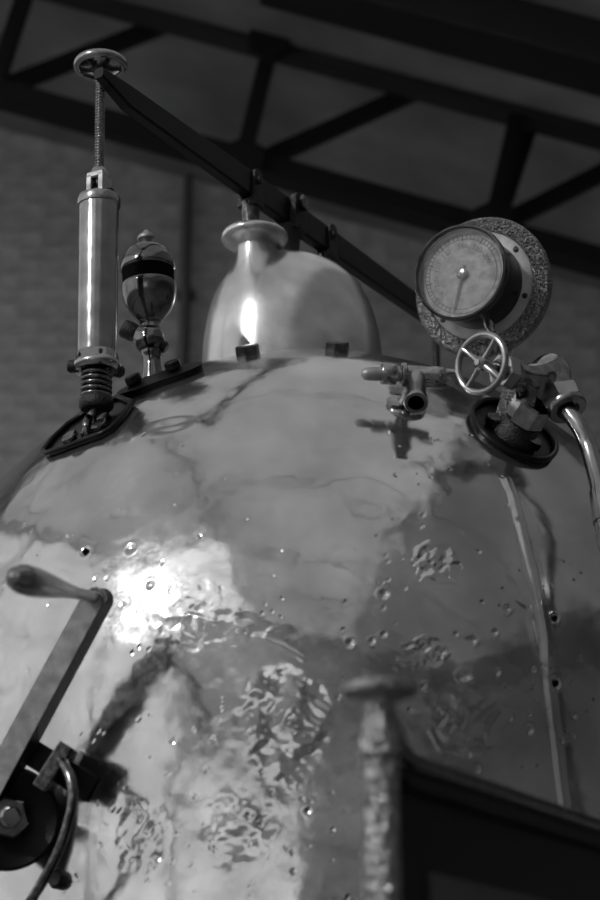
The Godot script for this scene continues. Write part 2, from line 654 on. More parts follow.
	for h in holes:
		n += 1
		var rl := structure("window_%d" % n)
		var bars: int = h[4]
		mb = MB.new()
		for k in bars + 1:
			var zz := lerpf(h[2], h[3], float(k) / bars)
			roof_piece(mb, h[0], h[1], zz - 0.015, zz + 0.015)
		put(mb, "glazing_bars", M.frame_paint, rl)
		for k in bars:
			mb = MB.new()
			var za := lerpf(h[2], h[3], float(k) / bars) + 0.02
			var zb := lerpf(h[2], h[3], float(k + 1) / bars) - 0.02
			var low := []
			var top := []
			for q in [[h[0], za], [h[1], za], [h[1], zb], [h[0], zb]]:
				low.append(Vector3(q[0], roof_y(q[0]) + 0.08, q[1]))
				top.append(Vector3(q[0], roof_y(q[0]) + 0.086, q[1]))
			loft(mb, [low, top])
			put(mb, "pane", [M.dusty_glass, M.hazy_glass, M.sooty_glass, M.grimy_glass][h[5]], rl)

func floodlight() -> void:
	var p := Vector3(-4.6, 6.0, 2.2)
	var aim := (S - p).normalized()
	var t := thing("floodlight", "round floodlight hung under the roof outside the view", "lamp", p)
	var mb := MB.new()
	lathe(mb, p - aim * 0.2, aim, [[0, 0], [0.09, 0], [0.12, 0.06], [0.22, 0.17], [0.225, 0.19], [0.21, 0.19]], 32)
	put(mb, "housing", M.black_paint, t)
	mb = MB.new()
	lathe(mb, p - aim * 0.03, aim, [[0.2, 0], [0, 0]], 32)
	put(mb, "lamp_lens", M.lamp_glow, t)
	mb = MB.new()
	tube(mb, [p - aim * 0.15, Vector3(p.x, p.y + 0.2, p.z), Vector3(p.x, roof_y(p.x) + 0.02, p.z)], 0.02, 10)
	put(mb, "hanger", M.black_paint, t)
	var l := SpotLight3D.new()
	l.name = "floodlight_beam"
	t.add_child(l)
	l.position = aim * 0.02
	l.look_at_from_position(p + aim * 0.02, S)
	l.light_energy = 15.0
	l.light_size = 0.18
	l.spot_angle = 17.0
	l.spot_range = 30.0
	l.spot_attenuation = 2.0
	l.spot_angle_attenuation = 0.5
	l.shadow_enabled = true

func brick_mesh(mb: MB, x: float, y: float, w: float, h: float, depth: float) -> void:
	var z0 := ZB
	var z1 := ZB + depth
	var c := 0.004
	var back := [Vector3(x, y, z0), Vector3(x + w, y, z0), Vector3(x + w, y + h, z0), Vector3(x, y + h, z0)]
	var front := [Vector3(x + c, y + c, z1), Vector3(x + w - c, y + c, z1), Vector3(x + w - c, y + h - c, z1), Vector3(x + c, y + h - c, z1)]
	var mid := Vector3(x + w / 2, y + h / 2, z0)
	for k in 4:
		var i := (k + 1) % 4
		mb.face([back[k], back[i], front[i], front[k]], mid)
	mb.poly(front, Vector3(0, 0, 1))

func bricks(st: Node3D) -> void:
	var rng := RandomNumberGenerator.new()
	rng.seed = 7
	var pitch := 0.225
	var course := 0.078
	var singles := [[], [], [], []]
	var rest := MB.new()
	var shapes := []
	for k in 3:
		var mb := MB.new()
		brick_mesh(mb, 0, 0, 0.213, 0.066, [0.004, 0.0055, 0.007][k])
		shapes.append(mb)
	var seen := []
	for r in int((roof_y(-3.4) - 2.6) / course):
		for c in int(6.8 / pitch):
			var x := -3.4 + c * pitch + (pitch * 0.5 if r % 2 else 0.0)
			var y := 2.6 + r * course
			if y + 0.07 > roof_y(x + 0.22): continue
			var q := project(Vector3(x + 0.1, y + 0.03, ZB))
			var open: bool = q.x > -20 and q.x < 620 and q.y > 110 and q.y < 480 and Vector2(q.x - 311, q.y - 784).length() > 425.0
			open = open and not (q.x > 205 and q.x < 380 and q.y > 262) and not Vector2(q.x - 482, q.y - 287).length() < 60.0
			if open: seen.append(Vector2(x, y))
			else: brick_mesh(rest, x, y, 0.213, 0.066, 0.004 + rng.randf() * 0.003)
	var meshes := {}
	var count := 0
	for p in seen:
		var kind := rng.randi() % 3
		var tone := rng.randi() % 4
		if count >= 300:
			brick_mesh(rest, p.x, p.y, 0.213, 0.066, 0.0055)
			continue
		count += 1
		if not meshes.has(kind * 4 + tone):
			var o := put(shapes[kind], "brick", M["painted_brick_%d" % tone], st)
			o.position = Vector3(p.x, p.y, 0)
			meshes[kind * 4 + tone] = o
		else:
			var o: MeshInstance3D = MeshInstance3D.new()
			o.mesh = meshes[kind * 4 + tone].mesh
			o.name = "brick"
			st.add_child(o, true)
			o.position = Vector3(p.x, p.y, 0)
	var ro := put(rest, "brick_field", M.painted_brick_3, st)
	ro.set_meta("kind", "stuff")

func project(p: Vector3) -> Vector2:
	var q := p - EYE
	var c := cos(deg_to_rad(PITCH))
	var s := sin(deg_to_rad(PITCH))
	var zc := -q.z * c + q.y * s
	return Vector2(300.0 + FOCAL * q.x / zc, 450.0 - FOCAL * (q.y * c + q.z * s) / zc)

func roof_steel() -> void:
	var base := at(240, 158, 6.6)
	var t := thing("roof_truss", "black lattice roof truss crossing below the hall roof", "truss", Vector3(base.x, base.y, base.z))
	var d := 6.6
	var mb := MB.new()
	beam(mb, at(-1000, -186, d), at(1600, 543, d), 0.085, 0.12)
	put(mb, "bottom_chord", M.truss_paint, t)
	mb = MB.new()
	beam(mb, at(-1000, -298, d), at(1600, 402, d), 0.095, 0.12)
	put(mb, "top_chord", M.girder_paint, t)
	for s in [[-6, 90, 25, -5, 0.0], [243, 160, 272, 40, 0.0], [491, 226, 532, 50, 0.0], [532, 50, 545, -20, 0.0]]:
		mb = MB.new()
		beam(mb, at(s[0], s[1], d - 0.02), at(s[2], s[3], d - 0.02), 0.065, 0.06)
		put(mb, "strut", M.truss_paint, t)
	for s in [[5, 87, 235, -3], [250, 166, 520, 44], [296, 44, 425, -3], [490, 230, 640, 154], [500, 215, 575, -8]]:
		mb = MB.new()
		beam(mb, at(s[0], s[1], d + 0.1), at(s[2], s[3], d + 0.1), 0.07, 0.05)
		put(mb, "diagonal", M.truss_paint, t)
	for s in [[270, 43], [243, 160], [492, 224]]:
		mb = MB.new()
		var c := at(s[0], s[1], d - 0.08)
		prism(mb, c, Vector3(0, 0, 1), 6, 0.1, 0.02)
		put(mb, "gusset_plate", M.truss_paint, t)
	var pu := thing("roof_girder", "deep black girder above the lattice truss in the roof corner", "girder", at(540, 40, 5.7))
	mb = MB.new()
	beam(mb, at(260, -40, 5.7), at(720, 84, 5.7), 0.2, 0.1)
	put(mb, "web", M.truss_paint, pu)
	mb = MB.new()
	beam(mb, at(260, -14, 5.7), at(720, 110, 5.7), 0.02, 0.22)
	put(mb, "flange", M.truss_paint, pu)
	# conduit on the wall
	var foot := at(182, 420, -ZB - 0.06)
	var top := Vector3(foot.x, roof_y(foot.x) - 0.02, foot.z)
	foot.y = 0.0
	var cd := thing("wall_conduit", "thin dark pipe running up the pale brick wall behind the whistle", "pipe", foot)
	mb = MB.new()
	tube(mb, [foot, (foot + top) / 2, top], 0.026, 12)
	put(mb, "pipe", M.pipe_paint, cd)
	for yy in [2.0, 4.1, 5.2]:
		mb = MB.new()
		box(mb, Vector3(foot.x, yy, foot.z - 0.02), Basis(), Vector3(0.1, 0.03, 0.07))
		put(mb, "clip", M.pipe_paint, cd)

# ---------------------------------------------------------------- the dented dome
var NC := 1000
var rows := []        # [radius, y, arc length] relative to the dome centre
var hgt := PackedFloat32Array()
const PHI := 1.65

func grid_of(p: Vector3) -> Vector2:   # (azimuth, arc length from the top)
	var d := p - S
	var phi := atan2(d.x, d.z)
	if d.y < 0: return Vector2(phi, R * PI / 2 - d.y)
	return Vector2(phi, R * acos(clampf(d.y / d.length(), -1, 1)))

func row_radius(s: float) -> float:
	return R * sin(minf(s / R, PI / 2))

func row_index(s: float) -> int:
	if s <= R * PI / 2: return int(s / (R * PI / 2) * 440.0)
	return 440 + int((s - R * PI / 2) / 0.0025)

func splat(px: float, py: float, rx: float, ry: float, fn: Callable) -> void:   # radii in pixels; fn(u, v) -> height in metres, u and v in -1..1
	var c := on_dome(px, py)
	var g := grid_of(c)
	var ax := metres(rx, c)
	var ay := metres(ry, c)
	var rr := maxf(row_radius(g.y), 0.05)
	var i0 := maxi(row_index(g.y - ay), 0)
	var i1 := mini(row_index(g.y + ay) + 1, 555)
	var dphi := ax / rr
	var j0 := maxi(int((g.x - dphi + PHI) / (2 * PHI) * NC), 0)
	var j1 := mini(int((g.x + dphi + PHI) / (2 * PHI) * NC) + 1, NC)
	for i in range(i0, i1 + 1):
		var v: float = (rows[i][2] - g.y) / ay
		for j in range(j0, j1 + 1):
			var u := ((-PHI + 2 * PHI * j / NC) - g.x) * rr / ax
			if u * u + v * v < 1.0: hgt[i * (NC + 1) + j] += fn.call(u, v)

func dent(px: float, py: float, r: float, depth: float, r2 := -1.0) -> void:
	splat(px, py, r, r if r2 < 0 else r2, func(u, v):
		var q: float = u * u + v * v
		return -depth * (1.0 - q) * (1.0 - q) * (1.0 - 3.0 * q))

func ridge(pts: Array, width: float, amp: float) -> void:   # pixel polyline
	var keep := {}
	var w := metres(width, S + Vector3(0, 0, R))
	for k in pts.size() - 1:
		var a: Vector2 = pts[k]
		var b: Vector2 = pts[k + 1]
		var steps := maxi(int((b - a).length() / 1.2), 1)
		for e in steps:
			var q := a.lerp(b, float(e) / steps)
			var g := grid_of(on_dome(q.x, q.y))
			var rr := maxf(row_radius(g.y), 0.05)
			var i0 := maxi(row_index(g.y - 2.2 * w), 0)
			var i1 := mini(row_index(g.y + 2.2 * w) + 1, 555)
			var dphi := 2.2 * w / rr
			var j0 := maxi(int((g.x - dphi + PHI) / (2 * PHI) * NC), 0)
			var j1 := mini(int((g.x + dphi + PHI) / (2 * PHI) * NC) + 1, NC)
			for i in range(i0, i1 + 1):
				var v: float = rows[i][2] - g.y
				for j in range(j0, j1 + 1):
					var u := ((-PHI + 2 * PHI * j / NC) - g.x) * rr
					var h := amp * exp(-(u * u + v * v) / (w * w))
					var key := i * (NC + 1) + j
					if h * signf(amp) > absf(keep.get(key, 0.0)): keep[key] = h
	for key in keep: hgt[key] += keep[key]

func crumple(px: float, py: float, rx: float, ry: float, amp: float, freq: float, sd: int, sink := 0.0) -> void:
	var f := FastNoiseLite.new()
	f.seed = sd
	f.frequency = freq
	f.fractal_octaves = 3
	f.noise_type = FastNoiseLite.TYPE_SIMPLEX_SMOOTH
	splat(px, py, rx, ry, func(u, v):
		var q: float = u * u + v * v
		var e: float = clampf((1.0 - q) * 1.6 + 0.9 * f.get_noise_2d(u * rx * 0.5 + 70.0, v * ry * 0.5), 0.0, 1.0) * minf(1.0, (1.0 - q) * 3.0)
		return e * e * (3.0 - 2.0 * e) * (amp * f.get_noise_2d(u * rx, v * ry) - sink))

func firebox() -> void:
	for i in 440: rows.append([R * sin(PI / 2 * i / 440.0), R * cos(PI / 2 * i / 440.0), R * PI / 2 * i / 440.0])
	for i in 116: rows.append([R, -0.0025 * i, R * PI / 2 + 0.0025 * i])
	for yy in [-0.3, -0.35, -0.5, -0.8, -1.1]: rows.append([R, yy, R * PI / 2 - yy])
	var nr := rows.size()
	hgt.resize(nr * (NC + 1))
	var big := FastNoiseLite.new()
	big.seed = 3
	big.frequency = 2.6
	big.fractal_octaves = 2
	var med := FastNoiseLite.new()
	med.seed = 5
	med.frequency = 11.0
	med.fractal_octaves = 3
	for i in nr:
		for j in NC + 1:
			var phi := -PHI + 2 * PHI * j / NC
			var p := Vector3(rows[i][0] * sin(phi), rows[i][1], rows[i][0] * cos(phi))
			hgt[i * (NC + 1) + j] = 0.0030 * big.get_noise_3dv(p) + 0.0008 * med.get_noise_3dv(p)
	dome_marks()
	var mb := MB.new()
	var pos := PackedVector3Array()
	pos.resize(nr * (NC + 1))
	for i in nr:
		for j in NC + 1:
			var phi := -PHI + 2 * PHI * j / NC
			var r: float = rows[i][0]
			var up: float = maxf(rows[i][1], 0.0) / R
			var rad := sqrt(1.0 - up * up)
			var h := hgt[i * (NC + 1) + j]
			pos[i * (NC + 1) + j] = S + Vector3((r + rad * h) * sin(phi), rows[i][1] + up * h, (r + rad * h) * cos(phi))
	mb.v = pos
	mb.n.resize(pos.size())
	mb.uv.resize(pos.size())
	var wd := NC + 1
	for i in nr:
		for j in wd:
			var q := i * wd + j
			var du := pos[i * wd + mini(j + 1, NC)] - pos[i * wd + maxi(j - 1, 0)]
			var dv := pos[mini(i + 1, nr - 1) * wd + j] - pos[maxi(i - 1, 0) * wd + j]
			var nn := dv.cross(du).normalized() if i > 1 else Vector3.UP
			mb.n[q] = nn if nn.dot(pos[q] - S) > 0 else -nn
			mb.uv[q] = Vector2(float(j) / NC * 3.3, rows[i][2] / R)
	var ix := PackedInt32Array()
	ix.resize((nr - 1) * NC * 6)
	var k := 0
	for i in nr - 1:
		for j in NC:
			var q := i * wd + j
			ix[k] = q; ix[k + 1] = q + 1; ix[k + 2] = q + wd
			ix[k + 3] = q + 1; ix[k + 4] = q + wd + 1; ix[k + 5] = q + wd
			k += 6
	mb.ix = ix
	var g: Vector3 = (pos[300 * wd + 501] - pos[300 * wd + 500]).cross(pos[301 * wd + 500] - pos[300 * wd + 500])
	if g.dot(mb.n[300 * wd + 500]) > 0:
		for e in range(0, ix.size(), 3):
			var s := mb.ix[e]
			mb.ix[e] = mb.ix[e + 1]
			mb.ix[e + 1] = s
	# the far half, smooth
	var first := mb.v.size()
	var bc := 72
	var br := []
	for i in range(0, nr, 12): br.append(rows[i])
	br.append(rows[nr - 1])
	for i in br.size():
		for j in bc + 1:
			var phi := PHI + (TAU - 2 * PHI) * j / bc
			var r: float = br[i][0]
			var p := Vector3(r * sin(phi), br[i][1], r * cos(phi))
			mb.add(S + p, Vector3(p.x, maxf(p.y, 0), p.z).normalized())
	for i in br.size() - 1:
		for j in bc:
			var q := first + i * (bc + 1) + j
			mb.quad(q, q + 1, q + bc + 2, q + bc + 1)
	var t := thing("firebox_dome", "huge dented polished metal boiler dome filling the lower half", "boiler", Vector3(S.x, S.y - 1.1, S.z))
	put(mb, "dome_shell", M.polished_copper, t)
	mb = MB.new()
	lathe(mb, Vector3(S.x, S.y - 1.1, S.z), Vector3.UP, [[R, 0], [R + 0.05, 0], [R + 0.05, 0.05], [R, 0.05]], 64)
	put(mb, "foot_ring", M.black_paint, t)
	var pl := thing("engine_frame", "black frame block carrying the metal dome", "frame", Vector3(S.x, 0, S.z))
	mb = MB.new()
	box(mb, Vector3(S.x, (S.y - 1.1) / 2, S.z), Basis(), Vector3(1.5, S.y - 1.1, 1.5), 0.02)
	put(mb, "frame_block", M.black_paint, pl)
	# small plugs left in two drilled holes
	for q in [[85, 551, 3.0], [555, 618, 2.6], [556, 683, 3.0]]:
		var c := on_dome(q[0], q[1])
		var r := metres(q[2], c)
		mb = MB.new()
		lathe(mb, c - dome_normal(c) * 0.004, dome_normal(c), [[r, 0], [r, 0.0052], [r * 0.6, 0.0056], [0, 0.0056]], 16)
		put(mb, "plug", M.void_black, t, "small dark plugged hole")

func dome_marks() -> void:
	var rng := RandomNumberGenerator.new()
	rng.seed = 21
	# meridian lap seam on the right
	ridge([Vector2(505, 480), Vector2(512, 497), Vector2(518, 522), Vector2(524, 545), Vector2(532, 575), Vector2(540, 605), Vector2(546, 640), Vector2(548, 680), Vector2(553, 720), Vector2(558, 760), Vector2(563, 800), Vector2(568, 850), Vector2(574, 930)], 5.2, 0.0034)
	ridge([Vector2(515, 570), Vector2(521, 583), Vector2(528, 600), Vector2(531, 620), Vector2(537, 650), Vector2(541, 664)], 3.2, 0.00067)
	ridge([Vector2(513, 588), Vector2(517, 600), Vector2(526, 606)], 2.4, 0.00059)
	# crumpled patches
	crumple(438, 562, 30, 26, 0.0026, 0.07, 31)
	ridge([Vector2(415, 560), Vector2(420, 548), Vector2(430, 542), Vector2(446, 548), Vector2(458, 558)], 2.4, 0.00067)
	ridge([Vector2(425, 577), Vector2(440, 580), Vector2(458, 582)], 2.4, 0.00059)
	crumple(282, 722, 56, 74, 0.0023, 0.022, 32)
	crumple(140, 835, 38, 50, 0.0015, 0.030, 33, 0.0005)
	crumple(240, 830, 46, 52, 0.0018, 0.024, 34, 0.0005)
	crumple(215, 630, 70, 26, 0.00088, 0.0315, 35)
	crumple(180, 610, 60, 40, 0.00072, 0.0350, 36)
	ridge([Vector2(150, 625), Vector2(180, 632), Vector2(205, 645), Vector2(230, 640), Vector2(255, 636), Vector2(280, 645), Vector2(305, 660)], 3.0, 0.00035)
	ridge([Vector2(165, 618), Vector2(190, 615), Vector2(215, 622)], 2.8, 0.00050)
	crumple(428, 650, 26, 18, 0.0020, 0.08, 37)
	ridge([Vector2(403, 644), Vector2(415, 640), Vector2(428, 633)], 1.8, 0.00050)
	ridge([Vector2(396, 668), Vector2(398, 660), Vector2(405, 663), Vector2(410, 660), Vector2(416, 663), Vector2(413, 668)], 1.6, 0.00050)
	dent(465, 676, 13, 0.002, 9)
	crumple(470, 720, 46, 40, 0.00072, 0.0350, 38)
	ridge([Vector2(430, 730), Vector2(440, 748), Vector2(460, 752), Vector2(480, 752)], 2.4, 0.00042)
	# broad shallow dents that bend the reflections of the roof
	dent(365, 500, 60, 0.0022, 46)
	dent(330, 455, 50, 0.0016, 30)
	dent(170, 425, 40, 0.0016, 22)
	dent(50, 495, 34, 0.0016, 26)
	dent(270, 520, 26, 0.0009)
	dent(400, 460, 40, -0.0012, 24)
	dent(120, 520, 50, 0.0014, 30)
	# listed pocks
	for q in [[85, 551, 9, 0.00228], [384, 594, 9, 0.00228], [350, 643, 8, 0.00190], [372, 641, 6, 0.00190], [384, 634, 6, 0.00190], [478, 552, 6, 0.00152], [482, 602, 5, 0.00152], [507, 609, 7, 0.00190], [473, 640, 8, 0.00190], [456, 634, 5, 0.00152], [495, 632, 6, 0.00190], [498, 672, 5, 0.00152], [518, 522, 7, 0.00190], [555, 618, 8, 0.00266], [556, 683, 10, 0.00304], [575, 715, 6, 0.00190], [562, 740, 7, 0.00190], [574, 735, 5, 0.00190], [530, 730, 8, 0.00228], [308, 811, 6, 0.00228], [280, 551, 5, 0.00114], [150, 585, 9, 0.00152], [130, 548, 10, 0.00152]]:
		dent(q[0], q[1], q[2], q[3])
	for k in 260:
		dent(rng.randf_range(0, 600), rng.randf_range(430, 900), rng.randf_range(2.2, 5.5), rng.randf_range(0.0003, 0.0013))

# ---------------------------------------------------------------- safety valve cover
const LDIR := Vector3(0.540, 0, -0.841)      # the lever runs this way
const LNEAR := Vector3(-0.272, 2.86, -2.222)

func lp(t: float, y := 2.86) -> Vector3:
	var p := LNEAR + LDIR * t
	return Vector3(p.x, y, p.z)

func valve_cover() -> void:
	var c := lp(0.472, S.y + R - 0.03) + Vector3(0.007, 0, 0)
	var t := thing("safety_valve_cover", "pale satin bell-shaped valve cover with flared neck on top of the dome", "valve cover", c)
	var side := Vector3(0.841, 0, 0.540)
	var hb := 0.227
	var body := func(p: Vector3) -> float:
		var d := p - c
		var u := d.dot(LDIR) / 0.162
		var w := d.dot(side) / 0.134
		var q := pow(u * u + w * w, 1.5) + pow(maxf(d.y, 0.0) / hb, 3.0)
		var dome := (pow(q, 1.0 / 3.0) - 1.0) * 0.13
		for s in [-0.112, 0.112]:
			var e: Vector3 = p - (c + LDIR * s)
			var cyl := maxf(Vector2(e.x, e.z).length() - 0.027, e.y - 0.224)
			dome = smin(dome, cyl, 0.014)
		return maxf(dome, -(d.y + 0.004))
	var mb := nets(body, c + Vector3(-0.17, -0.01, -0.18), c + Vector3(0.17, 0.26, 0.18), 0.0048)
	var b := put(mb, "bell", M.satin_brass, t)
	for s in [-0.112, 0.112]:
		mb = MB.new()
		lathe(mb, c + LDIR * s, Vector3.UP, [[0.024, 0.211], [0.0285, 0.212], [0.034, 0.215], [0.043, 0.218], [0.0495, 0.222], [0.0525, 0.2275], [0.0515, 0.233], [0.047, 0.2365], [0.04, 0.238], [0.024, 0.237], [0.022, 0.228]], 48)
		put(mb, "neck_lip", M.satin_brass, b)
	# foot flange
	mb = MB.new()
	var secs := []
	for lv in [[1.0, -0.012], [1.09, -0.006], [1.09, 0.0], [1.0, 0.004]]:
		var ring := []
		for k in 64:
			var a := TAU * k / 64
			ring.append(c + (LDIR * 0.158 * cos(a) + side * 0.129 * sin(a)) * lv[0] + Vector3(0, lv[1] - 0.012, 0))
		secs.append(ring)
	loft(mb, secs)
	put(mb, "foot_flange", M.polished_copper, t)
	for q in [[248, 350], [337, 347]]:
		var p := on_dome(q[0], q[1] + 4.0)
		var nn := dome_normal(p)
		mb = MB.new()
		prism(mb, p - nn * 0.004, nn, 6, 0.0175, 0.017, 0.002, Vector3(1, 0.3, 0.4))
		put(mb, "bolt", M.worn_steel, t, "worn hexagonal bolt head")

# ---------------------------------------------------------------- lever
func bar_section(p: Vector3, hgt_: float, wid: float) -> Array:
	var side := Vector3(0.841, 0, 0.540)
	var c := 0.003
	var out := []
	for q in [[-1, -1, 1, 0], [-1, -1, 0, 1], [-1, 1, 0, -1], [-1, 1, 1, 0], [1, 1, -1, 0], [1, 1, 0, -1], [1, -1, 0, 1], [1, -1, -1, 0]]:
		out.append(p + side * (q[0] * wid / 2 + q[2] * c) + Vector3.UP * (q[1] * hgt_ / 2 + q[3] * c))
	return out

func strap(mb: MB, c: Vector3, w: float, lo: float, hi: float, th: float) -> void:   # plate with a round top, lying in the plane of the lever side
	var side := Vector3(0.841, 0, 0.540)
	var a := []
	var b := []
	var pts := [Vector2(-w / 2, lo), Vector2(w / 2, lo)]
	for k in 9:
		var g := PI * k / 8
		pts.append(Vector2(cos(g) * w / 2, hi - w / 2 + sin(g) * w / 2))
	for q in pts:
		a.append(c + LDIR * q.x + Vector3.UP * q.y - side * th / 2)
		b.append(c + LDIR * q.x + Vector3.UP * q.y + side * th / 2)
	loft(mb, [a, b])

func lever() -> void:
	var side := Vector3(0.841, 0, 0.540)
	var t := thing("valve_lever", "long black steel lever bar running over the valve cover", "lever", lp(0.472, 2.84))
	var mb := MB.new()
	loft(mb, [bar_section(lp(-0.022, 2.868), 0.016, 0.016), bar_section(lp(-0.004, 2.866), 0.022, 0.018), bar_section(lp(0.04), 0.037, 0.02), bar_section(lp(0.3), 0.044, 0.021), bar_section(lp(0.472), 0.048, 0.021), bar_section(lp(0.7), 0.045, 0.021), bar_section(lp(0.985), 0.038, 0.02)])
	put(mb, "bar", M.black_paint, t)
	for s in [0.36, 0.584]:
		var cl := MB.new()
		for e in [-1, 1]: strap(cl, lp(s) + side * (0.0125 * e), 0.024, -0.030, 0.027, 0.006)
		box(cl, lp(s) - Vector3(0, 0.032, 0), Basis(LDIR, Vector3.UP, LDIR.cross(Vector3.UP)), Vector3(0.03, 0.014, 0.034), 0.002)
		var cm := put(cl, "clevis", M.dark_iron, t)
		mb = MB.new()
		tube(mb, [lp(s, 2.868) - side * 0.02, lp(s, 2.868) + side * 0.02], 0.006, 12)
		put(mb, "pin", M.dark_iron, cm)
		mb = MB.new()
		lathe(mb, lp(s, 2.76), Vector3.UP, [[0, 0], [0.012, 0], [0.0125, 0.03], [0.015, 0.06], [0.0165, 0.066], [0.0165, 0.07], [0, 0.07]], 20)
		put(mb, "valve_spindle", M.worn_steel, cm)
	# fulcrum
	mb = MB.new()
	lathe(mb, lp(0.472, 2.77), Vector3.UP, [[0, 0], [0.02, 0], [0.0175, 0.012], [0.016, 0.03], [0.0175, 0.048], [0.023, 0.058], [0.023, 0.066], [0, 0.066]], 24)
	var fu := put(mb, "fulcrum_pillar", M.dark_iron, t)
	mb = MB.new()
	for e in [-1, 1]: strap(mb, lp(0.472) + side * (0.0165 * e), 0.032, -0.032, 0.034, 0.011)
	put(mb, "fulcrum_fork", M.dark_iron, fu)
	mb = MB.new()
	tube(mb, [lp(0.472, 2.874) - side * 0.03, lp(0.472, 2.874) + side * 0.03], 0.0075, 14)
	put(mb, "pivot_bolt", M.worn_steel, fu)
	mb = MB.new()
	prism(mb, lp(0.472, 2.874) + side * 0.022, side, 6, 0.013, 0.01, 0.001)
	put(mb, "pivot_nut", M.worn_steel, fu)
	# plain anchor rod under the far end
	var foot := lp(0.965, 2.36)
	var rod := thing("anchor_rod", "thin dark rod dropping from the lever behind the gauge", "rod", foot)
	mb = MB.new()
	tube(mb, [foot, lp(0.965, 2.6), lp(0.965, 2.845)], 0.0068, 12)
	put(mb, "shaft", M.dark_iron, rod)
	mb = MB.new()
	lathe(mb, foot - Vector3(0, 0.02, 0), Vector3.UP, [[0, 0], [0.02, 0], [0.02, 0.03], [0.012, 0.036], [0, 0.036]], 16)
	put(mb, "foot_collar", M.dark_iron, rod)

# ---------------------------------------------------------------- spring balance
func spring_balance() -> void:
	var d := 2.235
	var a := at(96, 415, d)
	var b := at(100.5, 68, d)
	var ax := (b - a).normalized()
	var ln := (b - a).length()
	var hh := func(py: float) -> float: return (at(98, py, d) - a).dot(ax)   # height along the axis at an image row
	var px := metres(1.0, at(98, 250, d))
	var t := thing("spring_balance", "tall polished spring balance cylinder with handwheel and threaded rod", "spring balance", a)
	# barrel
	var mb := MB.new()
	var h0: float = hh.call(356)
	var h1: float = hh.call(205)
	lathe(mb, a, ax, [[0, h0], [19.6 * px, h0], [20.3 * px, h1], [0, h1]], 48)
	put(mb, "barrel", M.balance_barrel, t)
	mb = MB.new()
	lathe(mb, a, ax, [[20.0 * px, h1 - 0.004], [21.6 * px, h1 - 0.003], [22 * px, h1], [22 * px, h1 + 0.008], [21.3 * px, h1 + 0.0105], [0, h1 + 0.0105]], 48)
	put(mb, "top_cap", M.bright_steel, t)
	# fork head on the cap
	mb = MB.new()
	var ht: float = h1 + 0.0105
	var fb := frame(ax, cam_dir(1, 0, 0.5))
	for s in [-1.0, 1.0]:
		box(mb, a + ax * (ht + 0.016) + fb.x * (s * 0.0095), fb, Vector3(0.0095, 0.036, 0.025), 0.0015)
	box(mb, a + ax * (ht + 0.033), fb, Vector3(0.0285, 0.01, 0.025), 0.002)
	lathe(mb, a, ax, [[0.0125, ht + 0.036], [0.0115, ht + 0.042], [0.0085, ht + 0.047], [0.0, ht + 0.047]], 20)
	var fk := put(mb, "fork_head", M.bright_steel, t)
	for s in [-1.0, 1.0]:
		mb = MB.new()
		tube(mb, [a + ax * (ht + 0.005) + fb.x * (s * 0.013), a + ax * (ht + 0.005) + fb.x * (s * 0.022)], 0.006, 10)
		put(mb, "stud", M.dark_iron, fk)
	# threaded rod
	mb = MB.new()
	var prof := [[0, ht + 0.02]]
	var y := ht + 0.02
	while y < ln + 0.004:
		prof.append([0.0054, y]); prof.append([0.0074, y + 0.0021]); prof.append([0.0054, y + 0.0042])
		y += 0.0045
	prof.append([0, y])
	lathe(mb, a, ax, prof, 16)
	put(mb, "threaded_rod", M.bright_steel, t)
	# handwheel
	var wc := a + ax * (ln + 0.004)
	mb = MB.new()
	torus(mb, wc, ax, 0.0335, 0.0052, 48, 14, 1.25)
	var wh := put(mb, "handwheel_rim", M.bright_steel, t)
	mb = MB.new()
	lathe(mb, wc, ax, [[0, -0.012], [0.011, -0.012], [0.0135, -0.006], [0.0135, 0.004], [0.01, 0.009], [0, 0.009]], 24)
	put(mb, "hub", M.dark_iron, wh)
	var wb := frame(ax, cam_dir(1, 0, 0.7))
	for k in 5:
		var g := TAU * k / 5 + 0.4
		var dir := wb.x * cos(g) + wb.z * sin(g)
		mb = MB.new()
		tube(mb, [wc + dir * 0.009, wc + dir * 0.017 - ax * 0.002, wc + dir * 0.026, wc + dir * 0.032], [0.0058, 0.0046, 0.0046, 0.006], 10)
		put(mb, "spoke", M.dark_iron, wh)
	# lower collar with lugs
	mb = MB.new()
	var hc: float = hh.call(369)
	lathe(mb, a, ax, [[0, hc - 0.004], [21 * px, hc - 0.004], [23.5 * px, hc], [24 * px, hc + 0.005], [22 * px, hc + 0.009], [20.8 * px, hc + 0.011], [20.8 * px, hc + 0.02], [19.6 * px, hc + 0.022], [0, hc + 0.022]], 48)
	var co := put(mb, "lower_collar", M.bright_steel, t)
	for q in [cam_dir(-1, -0.1, 0.15), cam_dir(1, -0.1, -0.6)]:
		mb = MB.new()
		var dd: Vector3 = (q - ax * q.dot(ax)).normalized()
		tube(mb, [a + ax * (hc + 0.004) + dd * 0.024, a + ax * (hc + 0.003) + dd * 0.036, a + ax * (hc + 0.003) + dd * 0.0395], [0.009, 0.009, 0.006], 14)
		put(mb, "lug", M.dark_iron, co)
	for g in [-0.3, 0.9, 2.1, 3.4, 4.6]:
		mb = MB.new()
		var cb := frame(ax, cam_dir(0, 0, 1))
		var dir := cb.x * cos(g) + cb.z * sin(g)
		lathe(mb, a + ax * (hc + 0.0155) + dir * (20.6 * px), dir, [[0.003, 0], [0.003, 0.0012], [0, 0.0016]], 10)
		put(mb, "screw", M.worn_steel, co)
	# coil spring
	mb = MB.new()
	var hs: float = hh.call(398)
	var pts := []
	var sb := frame(ax)
	for k in 5 * 20 + 1:
		var g := TAU * k / 20.0
		pts.append(a + ax * lerpf(hs, hc - 0.003, k / 100.0) + (sb.x * cos(g) + sb.z * sin(g)) * (13.2 * px))
	tube(mb, pts, 0.0034, 10)
